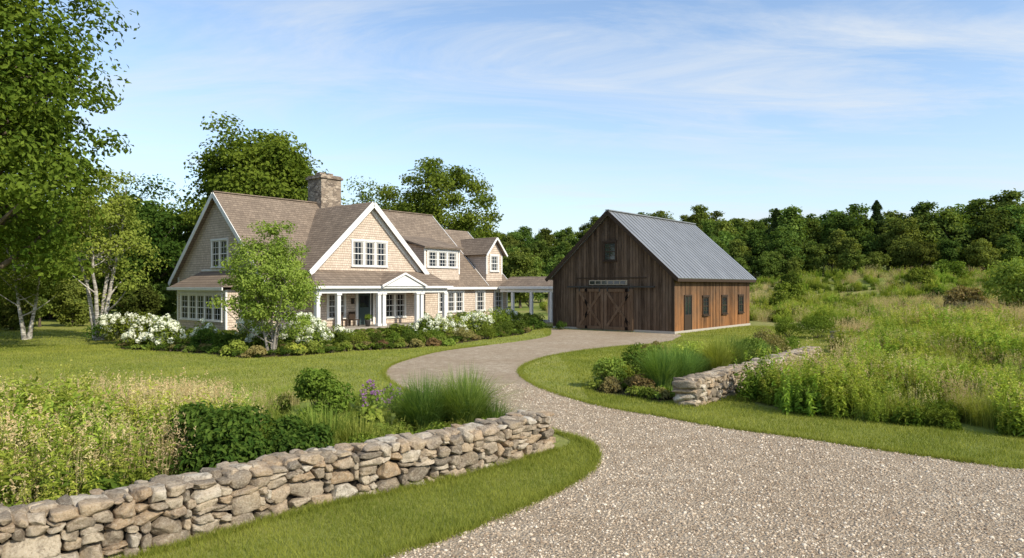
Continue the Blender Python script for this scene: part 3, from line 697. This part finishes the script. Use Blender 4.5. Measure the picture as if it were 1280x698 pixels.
# ------------------------------------------------------------ FOREST
protos=[]
for i in range(6):
    protos.append(build('forest_tree_%d'%i,tree_parts(Ht=[12,13,11,12.5,10.5,13.5][i],r0=.25,cb=.3+i*.2,rx=[4.0,3.4,4.6,3.8,4.4,3.0][i],ncl=80,lpc=80,ls=.50,seed=30+i,cs=.92,nl=12,asp=.7,shape='egg' if i in (1,5) else 'round'),[BK,M['leafforest']],link=False))
pr=np.random.default_rng(5)
def pine_parts(Ht,seed):
    r=np.random.default_rng(seed);parts=[];v,f_=tube(np.stack([np.zeros(6),np.zeros(6),np.linspace(0,Ht,6)],1),np.linspace(.2,.02,6),6);parts.append((v,f_,0,True,.5))
    n=9000;wh0=np.round(r.uniform(.08,1,n)**.8*13);wh=np.clip(wh0/13+r.normal(0,.02,n),0,1);a=np.round(r.uniform(0,1,n)*7)/7*6.28+wh0*2.4+r.normal(0,.22,n)
    br=np.sin(wh0*7.3+np.round(a*1.2)*3.1)**2
    rad=np.maximum(1-wh,.0)**.65*Ht*.27*r.uniform(.1,1,n)**.6*(.45+.75*br);pos=np.stack([np.cos(a)*rad,np.sin(a)*rad,wh*Ht-rad*.05],1)
    v,f_=leaves(pos,.5,nrm(r.normal(size=(n,3))*.6+np.array([0,0,1])),.4,r);parts.append((v,f_,1,False,np.repeat(r.uniform(0,1,n),4)));return parts
protos.append(build('forest_pine',pine_parts(13,77),[BK,M['leafpine']],link=False))
FP=[]
def frow(x0,x1,y0,y1,n,s0,s1,pine=.0,tr=False):
    xs=np.linspace(x0,x1,n)+pr.normal(0,1.4,n)
    for i,x in enumerate(xs):
        y=y0+(y1-y0)*i/max(1,n-1)+pr.normal(0,2.0);g=.74+.24*min(1,max(0,(x-28)/42)) if tr else 1
        FP.append((x,y,g*pr.uniform(s0,s1),6 if pr.random()<pine else int(pr.integers(6))))
frow(26,120,101,89,44,.28,.5);frow(26,120,105,93,32,.6,.85,tr=True);frow(28,125,110,98,28,.75,1.05,tr=True);frow(26,135,118,106,26,.8,1.1,.0,tr=True);frow(24,140,130,120,24,.85,1.2,.0,tr=True)
frow(-30,32,126,118,20,.5,.8);frow(-34,40,150,145,20,.7,1.0);frow(-60,60,185,180,26,.8,1.1);frow(-60,90,235,230,30,1.0,1.35);frow(-80,110,285,280,34,1.1,1.4)
frow(-80,-34,52,62,14,.75,.95);frow(-90,-30,62,72,16,.85,1.1);frow(-42,4,84,96,12,.55,.8);frow(-100,-40,76,90,14,1.1,1.3)
frow(-60,-26,44,50,18,.30,.48);frow(-70,-28,50,56,16,.45,.6)
FP+= [(42.0,108,.85,6),(59.0,110,.9,6)]
FP=np.array(FP)
scatter('distant_forest',np.stack([FP[:,0],FP[:,1],H(FP[:,0],FP[:,1])-.3],1),pr.uniform(0,6.28,len(FP)),FP[:,2],FP[:,3],protos)
# ------------------------------------------------------------ MEADOW SCATTER
def golden_parts(seed,h=.85,ns=34,rad=.42,top=.35,ls=.085,lpS=22):
    r=np.random.default_rng(seed);a=r.uniform(0,6.28,ns);q=np.sqrt(r.uniform(0,1,ns))*rad
    bx=np.cos(a)*q;by=np.sin(a)*q;hh=h*r.uniform(.5,1.25,ns);lx=r.normal(0,.14,ns);ly=r.normal(0,.14,ns);parts=[]
    bs=np.stack([bx,by,0*bx],1);v,f_,k=blades(bs,hh,.012,np.hypot(lx,ly)*1.2,r,3,np.arctan2(ly,lx));parts.append((v,f_,1,False,.2))
    t=r.uniform(.12,1.0,(ns,lpS));az=r.uniform(0,6.28,(ns,lpS));lr=ls*(.95-.5*t)
    px=bx[:,None]+lx[:,None]*hh[:,None]*t**2+np.cos(az)*lr*.6;py=by[:,None]+ly[:,None]*hh[:,None]*t**2+np.sin(az)*lr*.6;pz=hh[:,None]*t
    pos=np.stack([px,py,pz],-1).reshape(-1,3);n=len(pos)
    nn=nrm(np.stack([np.cos(az).ravel()*.6,np.sin(az).ravel()*.6,np.ones(n)],1)+r.normal(size=(n,3))*.4)
    v,f_=leaves(pos,(lr*2.2).ravel(),nn,.34,r);parts.append((v,f_,1,False,np.repeat(np.clip(t.ravel()*.5+r.uniform(-.15,.2,n),0,.62),4)))
    nt_=int(ns*top)
    if nt_:
        m=22;pos=np.repeat(np.stack([bx+lx*hh,by+ly*hh,hh*.99],1)[:nt_],m,0);pos=pos+r.normal(size=pos.shape)*np.array([.03,.03,.05]);v,f_=leaves(pos,.028,nrm(r.normal(size=pos.shape)),.7,r)
        parts.append((v,f_,1,False,np.repeat(r.uniform(.7,1,len(pos)),4)))
    return parts
def meadow_kinds(s):
    P=[]
    for i in range(4): P.append(build('goldenrod_%d'%i,golden_parts(50+i+s,h=.72+.09*i,ls=[.085,.10,.07,.09][i],top=[.0,.4,.15,.6][i],ns=34,lpS=24),[BK,M['golden']],link=False))
    P.append(build('weeds',golden_parts(54+s,h=.6,ls=.13,top=0,lpS=18),[BK,M['leaf']],link=False))
    for i in range(2): P.append(build('tall_grass_%d'%i,grass_parts(rx=.55,h=.85,n=300,w=.010,seed=60+i+s,lean=(.1,1.0),base=.8,plume=.15),[BK,M['grassgreen']],link=False))
    for i in range(2): P.append(build('dry_grass_%d'%i,grass_parts(rx=.55,h=1.05,n=[130,200][i],w=.007,seed=64+i+s,lean=(.1,1.0),base=.95,plume=.5),[BK,M['grasstan']],link=False))
    return P
q=np.random.default_rng(21)
def fbm(x,y,s,o=0): return np.array([noise.fractal(Vector((a*s+o,b_*s,o)),1,2,3) for a,b_ in zip(x,y)])
n=52000;ys=12+ (q.uniform(0,1,n)**1.15)*88;xs=q.uniform(4,100,n)
dens=np.clip(4.2*(22/ys)**1.2,0.10,4.5)/4.5
keep=(xs<ys*.86+5)&(q.uniform(0,1,n)<dens*1.0)&~inpoly(xs,ys,lawnp)&~inpoly(xs,ys,drive)&(ys<106)
keep&=~((xs<20)&(ys>36)&(xs<.3*ys+6)&(ys<60)&(xs<21))
xs=xs[keep];ys=ys[keep];f1=fbm(xs,ys,.06,3);f2=fbm(xs,ys,.25,9);f3=fbm(xs,ys,.5,4);m=len(xs)
u=q.uniform(0,1,m)
band=np.exp(-((ys-50-(xs-30)*.25)/7)**2)*sstep((xs-24)/10)
tanp=np.clip((f1-.08)*1.8,0.0,.5)*sstep((ys-20)/12)+.09+.55*band
kind=np.where(u<tanp,q.integers(7,9,m),np.where(f2>.0,q.integers(0,4,m),np.where(f3>.08,4,np.where(q.uniform(0,1,m)<.5,q.integers(0,4,m),q.integers(5,7,m)))))
sc=q.uniform(.55,1.25,m)*np.clip(1+.8*f2,.55,1.45)*(.80+.2*sstep((ys-18)/14))
sc=np.where(ys>40,sc*.9,sc)
scatter('meadow_plants',np.stack([xs,ys,H(xs,ys)-.02],1),q.uniform(0,6.28,m),sc,kind,meadow_kinds(0))
print('right meadow',m)
n=8500;xs=q.uniform(-34,-.5,n);ys=q.uniform(5.5,24,n)
wallx=lambda y:np.interp(y,[4.0,5.75,7.65,9.2,10.65,12.35],[-8.6,-6.4,-4.3,-2.9,-1.1,.5])
keep=~inpoly(xs,ys,lawnp)&~inpoly(xs,ys,drive)&(xs<wallx(ys)-.75)&(xs>-ys*.86-4)
xs=xs[keep];ys=ys[keep];m=len(xs)
bedk=(xs>-5.0-(ys-8)*.05)&(ys>8)
kk=q.uniform(0,1,m);f2=fbm(xs,ys,.35,2);f3=fbm(xs,ys,.22,7)
tan=sstep((ys-11.0)/3)*.45+f3*.7-.08
kind=np.where(kk<tan,q.integers(7,9,m),np.where(q.uniform(0,1,m)<.25,4,np.where((ys>12.5)&(f2>-.1),q.integers(5,7,m),q.integers(0,4,m))))
sc=np.where(bedk,.5,1.0)*q.uniform(.55,1.2,m)*(1-.56*sstep((ys-11.5)/5))*np.clip(1+.5*f2,.7,1.3)
kind=np.where(bedk,np.where(kk<.25,4,5),kind)
kp=(~bedk)|(kk<.5)
xs=xs[kp];ys=ys[kp];kind=kind[kp];sc=sc[kp];m=len(xs);print('left meadow',m)
scatter('wildflower_meadow',np.stack([xs,ys,0*xs],1),q.uniform(0,6.28,m),sc,kind,meadow_kinds(40))
# ------------------------------------------------------------ GARDEN PLANTS
A=shrub
A('peony_bush',(-4.45,10.3),M['leafdark'],rx=1.0,h=1.2,n=8000,ls=.10,seed=101,lumps=24,asp=.5)
A('peony_bush.001',(-3.45,10.8),M['leafdark'],rx=.7,h=.95,n=4200,ls=.09,seed=102)
A('peony_bush.002',(-5.4,10.0),M['leaf'],rx=.6,h=.85,n=3000,ls=.085,seed=142)
A('viburnum_bush',(-4.3,15.2),M['leaf'],rx=.72,h=1.12,n=4500,ls=.09,seed=103)
A('viburnum_bush.001',(-8.6,15.0),M['leafdark'],rx=.5,h=.6,n=1800,ls=.08,seed=104)
A('viburnum_bush.002',(-10.8,16.6),M['leaf'],rx=.6,h=.55,n=1800,ls=.09,seed=144)
A('viburnum_bush.003',(-6.6,12.4),M['leaf'],rx=.55,h=.7,n=1800,ls=.09,seed=145)
tuft('iris_clump',(-3.3,12.1),M['leaflight'],rx=.55,h=.8,n=260,w=.032,seed=105,lean=(.0,.9),base=.6)
tuft('iris_clump.001',(-2.75,12.0),M['grassgreen'],rx=.5,h=.66,n=260,w=.026,seed=106,lean=(.0,.9),base=.6)
tuft('iris_clump.002',(-3.7,12.7),M['grassgreen'],rx=.5,h=.75,n=220,w=.026,seed=146,lean=(.0,.9),base=.6)
A('hosta_plant',(-2.75,13.2),M['leaflime'],rx=.45,h=.62,n=480,ls=.2,seed=107,asp=.65)
A('hosta_plant.001',(-2.35,12.5),M['leaflight'],rx=.35,h=.38,n=350,ls=.17,seed=108,asp=.65)
tuft('fountain_grass',(-1.75,13.5),M['grassorn'],rx=1.0,h=1.2,n=2600,w=.011,seed=109,lean=(.02,1.2),base=.33)
tuft('fountain_grass.001',(-.95,13.75),M['grassorn'],rx=1.05,h=1.3,n=2800,w=.011,seed=110,lean=(.02,1.2),base=.33)
tuft('fountain_grass.002',(-.35,13.6),M['grassorn'],rx=.6,h=.7,n=900,w=.011,seed=111,lean=(.05,1.1),base=.35)
for i,(x,y) in enumerate(((-3.5,16.6),(-2.9,16.3),(-3.2,15.6))):
    A('salvia_plant'+('' if i==0 else '.%03d'%i),(x,y),M['leaflight'],rx=.36,h=.6,n=700,ls=.06,seed=112+i,flowers=40,fm=3,fr=.028,fz=.8)
for i,(x,y,hh) in enumerate(((-1.9,11.3,.5),(-1.3,12.0,.55),(-2.4,11.2,.5),(-.5,12.9,.45),(-5.9,9.0,.75),(-3.9,13.0,.6))):
    A('groundcover_plant'+('' if i==0 else '.%03d'%i),(x,y),M['leaf'],rx=.48,h=hh,n=1100,ls=.08,seed=120+i)
R=[('sedum_plant',(2.85,19.6),'leaflight',.6,.95,0),('spirea_bush',(3.5,18.4),'leafred',.42,.6,0),('spirea_bush',(2.75,18.9),'leafbrown',.35,.45,0),('catmint_plant',(3.9,21.2),'leaf',.75,1.1,0),('sedum_plant',(4.8,23.0),'leaflight',.7,1.0,0),
('hydrangea_bush',(6.2,24.2),'leaflime',.75,1.1,0),('spirea_bush',(5.3,25.6),'leafbrown',.6,.9,0),('viburnum_bush',(10.4,27.6),'leafbrown',.9,1.25,0),('viburnum_bush',(11.8,29.3),'leaf',.7,.9,0),
('hydrangea_bush',(8.9,25.2),'leaflight',.7,1.0,0),('viburnum_bush',(17.3,38.4),'leaf',1.2,1.45,0),('viburnum_bush',(19.4,39.2),'leafdark',1.1,1.2,0),('viburnum_bush',(16.2,39.8),'leaf',.9,1.1,0),
('sedum_plant',(3.2,20.2),'leaf',.5,.8,0),('catmint_plant',(7.6,24.9),'leaf',.7,1.0,0)]
cnt={}
def nm(s):
    k=cnt.get(s,0);cnt[s]=k+1;return s if k==0 else '%s.%03d'%(s,k)
cnt['viburnum_bush']=4
for i,(s,l_,m_,rx,hh,fl) in enumerate(R): A(nm(s),l_,M[m_],rx=rx,h=hh,n=int(2600*rx+600),ls=.085,seed=200+i,flowers=22*fl,fm=2,fr=.075)
cnt['fountain_grass']=3
for i,(x,y,rx,hh) in enumerate(((4.1,18.6,.85,1.35),(4.8,19.4,.8,1.25),(6.7,22.1,.85,1.3),(7.5,23.1,.85,1.3),(5.6,21.0,.6,.95),(9.7,26.3,.5,.8))):
    tuft(nm('fountain_grass'),(x,y),M['grassorn' if i!=2 else 'grassgreen'],rx=rx,h=hh,n=1700,w=.014,seed=220+i,lean=(.02,1.15),base=.36)
HB=[('hydrangea_bush',(-17.6,32.6),'leaf',1.2,1.6,2.6),('hydrangea_bush',(-16.0,31.8),'leaf',1.05,1.45,2.4),('hydrangea_bush',(-19.6,34.5),'leaf',1.2,1.6,2.2),('hydrangea_bush',(-14.9,33.0),'leaflight',.9,1.2,1.8),
('rhododendron_bush',(-14.2,31.3),'leafdark',.8,.95,0),('rhododendron_bush',(-12.9,30.6),'leafdark',.7,.9,0),('hydrangea_bush',(-12.6,33.0),'leaflight',1.15,1.5,2.2),('hydrangea_bush',(-11.3,31.4),'leaf',1.05,1.25,2.0),
('lavender_plant',(-11.6,28.6),'leaflight',.65,.7,0),('hydrangea_bush',(-9.2,31.4),'leaflight',1.05,1.25,2.2),('hydrangea_bush',(-10.2,33.4),'leaflight',1.15,1.5,2.2),('lavender_plant',(-10.6,28.1),'leafbrown',.5,.5,0),
('hosta_plant',(-9.3,29.1),'leaflime',.55,.55,0),('lavender_plant',(-8.7,29.6),'leaflight',.5,.6,0),('rhododendron_bush',(-21.5,36.5),'leafdark',1.2,1.4,0),('hydrangea_bush',(-8.2,32.8),'leaf',.8,1.05,.8)]
cnt['hosta_plant']=2
for i in range(6): HB.append(('boxwood_shrub',(-7.9+i*.72,31.6+i*.42),'leaf' if i%2 else 'leafdark',.5,.82,0))
for i in range(7): HB.append(('perennial_plant',(-7.6+i*.75,31.0+i*.43+(i%2)*.3),['leaflight','leafbrown','leafred'][i%3],.36,.42,0))
HB+=[('hydrangea_bush',(-3.6,38.5),'leaflight',1.25,1.5,1.8),('hydrangea_bush',(-2.0,40.5),'leaflight',1.25,1.6,1.8),('hydrangea_bush',(-4.8,37.2),'leaf',1.0,1.3,1.2),('boxwood_shrub',(-2.6,36.4),'leafbrown',.7,.8,0),('boxwood_shrub',(-1.5,37.8),'leaf',.75,.85,0),('boxwood_shrub',(-.5,40),'leafdark',.8,.95,0),('rhododendron_bush',(.4,43.5),'leafdark',.9,1.1,0),('boxwood_shrub',(-3.9,34.8),'leaf',.6,.75,0),('lavender_plant',(-3.6,34.1),'leaflight',.5,.55,0),
('rhododendron_bush',(-1.0,46),'leaf',1.2,1.5,0),('rhododendron_bush',(-2.8,44),'leafdark',1.2,1.5,0),('rhododendron_bush',(1.5,48.8),'leafdark',1.0,1.2,0),('hydrangea_bush',(-.2,50.5),'leaf',1.1,1.4,.6),('rhododendron_bush',(1.7,46.6),'leafdark',.7,.85,0),('boxwood_shrub',(3.4,46.0),'leafdark',.5,.65,0),('rhododendron_bush',(-6.0,36.2),'leaf',.9,1.1,0),('rhododendron_bush',(-5.2,35),'leafdark',.6,.8,0)]
for i,(s,l_,m_,rx,hh,fl) in enumerate(HB): A(nm(s),l_,M[m_],rx=rx,h=hh,n=int(1500*rx+500),ls=.12 if s!='boxwood_shrub' else .07,seed=300+i,flowers=int(26*fl*rx),fm=2,fr=.13)
# low perennials filling the beds to their edges
bk=[build('mound_%d'%i,shrub_parts(rx=.34,h=.34,n=420,ls=.08,seed=600+i,lumps=8),[BK,M[['leaf','leaflight','leafbrown','leafdark'][i]]],link=False) for i in range(4)]
bx=q.uniform(-20,12.5,9000);by=q.uniform(17,48,9000)
cR,sR=math.cos(ROT),math.sin(ROT)
uu=(bx+15.37)*cR+(by-42.2)*sR;yy=-(bx+15.37)*sR+(by-42.2)*cR
kin=(inpoly(bx,by,bed)&~((uu>-1.6)&(yy>-4.1)))|inpoly(bx,by,bed2)
kin&=q.uniform(0,1,9000)<.75;bx=bx[kin];by=by[kin];m=len(bx);print('mounds',m)
scatter('perennial_border',np.stack([bx,by,0*bx],1),q.uniform(0,6.28,m),q.uniform(.5,1.1,m),q.integers(0,4,m),bk)
for i,(x,y,m_,rx,hh) in enumerate(((30,74,'leaf',2.2,2.6),(40,60,'leafbrown',1.9,2.2),(26,62,'leaf',1.2,1.3),(36,88,'leafdark',2.0,2.4),(48,80,'leaf',1.8,1.8),(22,56,'leaf',1.0,1.2),(33,58,'leaflight',1.0,1.1),(54,84,'leaf',2.4,2.6),(44,70,'leafdark',1.3,1.3))):
    A('field_bush'+('' if i==0 else '.%03d'%i),(x,y),M[m_],rx=rx,h=hh,n=2400,ls=.3,seed=401+i)
def hw(u,y): return (-15.37+u*cR-y*sR,42.2+u*sR+y*cR)
for i,u in enumerate((5.7,10.6)):
    pt=bpy.data.objects.new('flower_pot'+('' if i==0 else '.001'),None);COL.objects.link(pt);x,y=hw(u,-2.9);pt.location=(x,y,.3)
    P=np.array([(0,0,0),(0,0,.02),(0,0,.38),(0,0,.42),(0,0,.4205)]);v,f_=tube(P,[.01,.14,.2,.22,.01],14);build('pot',[(v,f_,0,True,.5)],[M['terracotta']],pt)
    o=build('plant',shrub_parts(rx=.28,h=.5,n=500,ls=.08,seed=500+i),[BK,M['leaf'],M['petalw']],pt);o.location=(0,0,.38)
# ------------------------------------------------------------ LAWN BLADES
q=np.random.default_rng(33)
def lawnpts(n,x0,x1,y0,y1):
    x=q.uniform(x0,x1,n);y=q.uniform(y0,y1,n);k=inpoly(x,y,lawnp)&~inpoly(x,y,drive)&(np.abs(x)<y*.86+2)
    return x[k],y[k]
parts=[]
for (n,x0,x1,y0,y1,h,w_) in ((400000,-8,3,4.5,15,.06,.0065),(200000,2,16,8,20,.065,.010),(150000,-26,6,17,34,.06,.02),(120000,2,20,18,50,.065,.024),(60000,-40,4,30,46,.065,.03)):
    x,y=lawnpts(n,x0,x1,y0,y1);N=len(x);k=~inpoly(x,y,bed)&~inpoly(x,y,bed2);x=x[k];y=y[k];N=len(x)
    az=q.uniform(0,6.28,N);ln_n=np.sin(x*2.3+1)*np.sin(y*2.9)*.25+1;hh=h*q.uniform(.4,1.4,N)*ln_n;ln=q.uniform(.1,.9,N)*hh;la=q.uniform(0,6.28,N)
    b0=np.stack([x,y,0*x+.003],1);s=np.stack([np.cos(az),np.sin(az),0*az],1)*w_*.5
    tip=b0+np.stack([np.cos(la)*ln,np.sin(la)*ln,hh],1)
    v=np.stack([b0-s,b0+s,tip],1).reshape(-1,3)
    pat=.7*np.sin(x*.9+np.sin(y*.7)*2)*np.cos(y*.8+np.sin(x*.5))+.5*np.sin(x*3.1+np.sin(y*2.2)*1.5)*np.cos(y*3.3+x)
    parts.append((v,np.arange(3*N).reshape(-1,3),0,False,np.repeat(np.clip(q.uniform(0,.85,N)+pat*.3,0,1),3)))
E=np.concatenate([catmull(drive_l,40),catmull(drive_r,40)]);E=E[(E[:,1]>5)&(E[:,1]<34)]
E=np.repeat(E,26,0)+q.normal(0,.05,(len(E)*26,2));wf=catmull([(-6.2,5.5),(-4.05,7.4),(-2.65,8.95),(-.9,10.4),(.8,12.2)],400)
wf=np.repeat(wf,6,0)+q.normal(0,.05,(len(wf)*6,2));E=np.concatenate([E,wf])
x=E[:,0];y=E[:,1];N=len(x);az=q.uniform(0,6.28,N);hh=q.uniform(.03,.12,N);la=q.uniform(0,6.28,N);b0=np.stack([x,y,0*x+.003],1);s=np.stack([np.cos(az),np.sin(az),0*az],1)*.004
tip=b0+np.stack([np.cos(la)*hh*.6,np.sin(la)*hh*.6,hh],1);v=np.stack([b0-s,b0+s,tip],1).reshape(-1,3);parts.append((v,np.arange(3*N).reshape(-1,3),0,False,np.repeat(q.uniform(0,.8,N),3)))
build('lawn_grass',parts,[M['lawnblade']])
pb=[]
for i in range(3):
    bm=bmesh.new();bmesh.ops.create_icosphere(bm,subdivisions=1,radius=1)
    for v in bm.verts: v.co=Vector((v.co.x*random.uniform(.8,1.2),v.co.y*random.uniform(.6,1),v.co.z*random.uniform(.45,.75)))
    me=bpy.data.meshes.new('pebble%d'%i);bm.to_mesh(me);bm.free();me.materials.append(M['pebble']);pb.append(bpy.data.objects.new('pebble%d'%i,me))
n=120000;y=5.5+(q.uniform(0,1,n)**1.5)*15;x=q.uniform(-6,14,n);k=inpoly(x,y,drive)&(np.abs(x)<y*.82+1);x=x[k];y=y[k];m=len(x);print('pebbles',m)
scatter('gravel_stones',np.stack([x,y,np.full(m,.011)],1),q.uniform(0,6.28,m),np.clip(q.lognormal(-4.42,.42,m),.005,.034),q.integers(0,3,m),pb)
# ------------------------------------------------------------ LIGHT / WORLD / CAMERA
az=math.atan2(.78,-.63);el=math.radians(37)
sd=Vector((math.sin(az)*math.cos(el),math.cos(az)*math.cos(el),math.sin(el)))
su=bpy.data.lights.new('sun','SUN');su.energy=5.0;su.angle=math.radians(.53);su.color=(1,.92,.76)
so=bpy.data.objects.new('sun',su);COL.objects.link(so);so.rotation_euler=sd.to_track_quat('Z','Y').to_euler();so.location=(40,-20,50)
w=bpy.data.worlds.new('World');S.world=w;w.use_nodes=True;nt=w.node_tree;nt.nodes.clear()
N=nt.nodes;L=nt.links
sk=N.new('ShaderNodeTexSky');sk.sky_type='NISHITA';sk.sun_disc=False;sk.sun_elevation=el;sk.sun_rotation=az;sk.air_density=1.0;sk.dust_density=.5;sk.ozone_density=1.4
tc=N.new('ShaderNodeTexCoord');sp=N.new('ShaderNodeSeparateXYZ');L.new(tc.outputs['Generated'],sp.inputs[0])
def mth(op,a,b_=0.0):
    x=N.new('ShaderNodeMath');x.operation=op
    for i,v in enumerate((a,b_)):
        if isinstance(v,bpy.types.NodeSocket): L.new(v,x.inputs[i])
        else: x.inputs[i].default_value=v
    return x.outputs[0]
zz=mth('ADD',mth('MAXIMUM',sp.outputs[2],0.0),.10)
cb=N.new('ShaderNodeCombineXYZ');L.new(mth('DIVIDE',sp.outputs[0],zz),cb.inputs[0]);L.new(mth('DIVIDE',sp.outputs[1],zz),cb.inputs[1])
mp_=N.new('ShaderNodeMapping');mp_.inputs['Rotation'].default_value=(0,0,math.radians(-32));mp_.inputs['Scale'].default_value=(.45,1.25,1);mp_.inputs['Location'].default_value=(1.6,.35,0)
L.new(cb.outputs[0],mp_.inputs[0])
n1=N.new('ShaderNodeTexNoise');n1.inputs['Scale'].default_value=1.35;n1.inputs['Detail'].default_value=12;n1.inputs['Roughness'].default_value=.66;n1.inputs['Distortion'].default_value=1.0;L.new(mp_.outputs[0],n1.inputs[0])
n2=N.new('ShaderNodeTexNoise');n2.inputs['Scale'].default_value=.6;n2.inputs['Detail'].default_value=3;L.new(mp_.outputs[0],n2.inputs[0])
rp=N.new('ShaderNodeValToRGB');rp.color_ramp.elements[0].position=.40;rp.color_ramp.elements[1].position=.72;L.new(n1.outputs[0],rp.inputs[0])
rp2=N.new('ShaderNodeValToRGB');rp2.color_ramp.elements[0].position=.34;rp2.color_ramp.elements[1].position=.58;L.new(n2.outputs[0],rp2.inputs[0])
fac=mth('MULTIPLY',mth('MULTIPLY',rp.outputs[0],rp2.outputs[0]),.9)
def mixc(f,a,b_,mode='MIX'):
    x=N.new('ShaderNodeMix');x.data_type='RGBA';x.blend_type=mode
    for sck,v in ((x.inputs[0],f),(x.inputs[6],a),(x.inputs[7],b_)):
        if isinstance(v,bpy.types.NodeSocket): L.new(v,sck)
        elif isinstance(v,float): sck.default_value=v
        else: sck.default_value=(*v,1)
    return x.outputs[2]
skc=mixc(1.0,sk.outputs[0],(1.45,1.48,1.5),'MULTIPLY')
haze=mth('POWER',mth('SUBTRACT',1.0,mth('MAXIMUM',sp.outputs[2],0.0)),6.5)
skc=mixc(mth('ADD',mth('MULTIPLY',haze,.78),.03),skc,(4.25,4.95,5.8))
skc=mixc(fac,skc,(5.5,5.8,6.1))
bg=N.new('ShaderNodeBackground');bg.inputs[1].default_value=.15;L.new(skc,bg.inputs[0])
ow=N.new('ShaderNodeOutputWorld');L.new(bg.outputs[0],ow.inputs[0])
cam=bpy.data.cameras.new('camera');cam.lens=23.9;cam.sensor_width=36;cam.clip_end=5000;cam.shift_y=.007
co=bpy.data.objects.new('camera',cam);COL.objects.link(co);co.location=(0,0,2.95);co.rotation_euler=(math.radians(90),0,0);S.camera=co
S.view_settings.view_transform='Standard';S.view_settings.look='None';S.view_settings.exposure=0
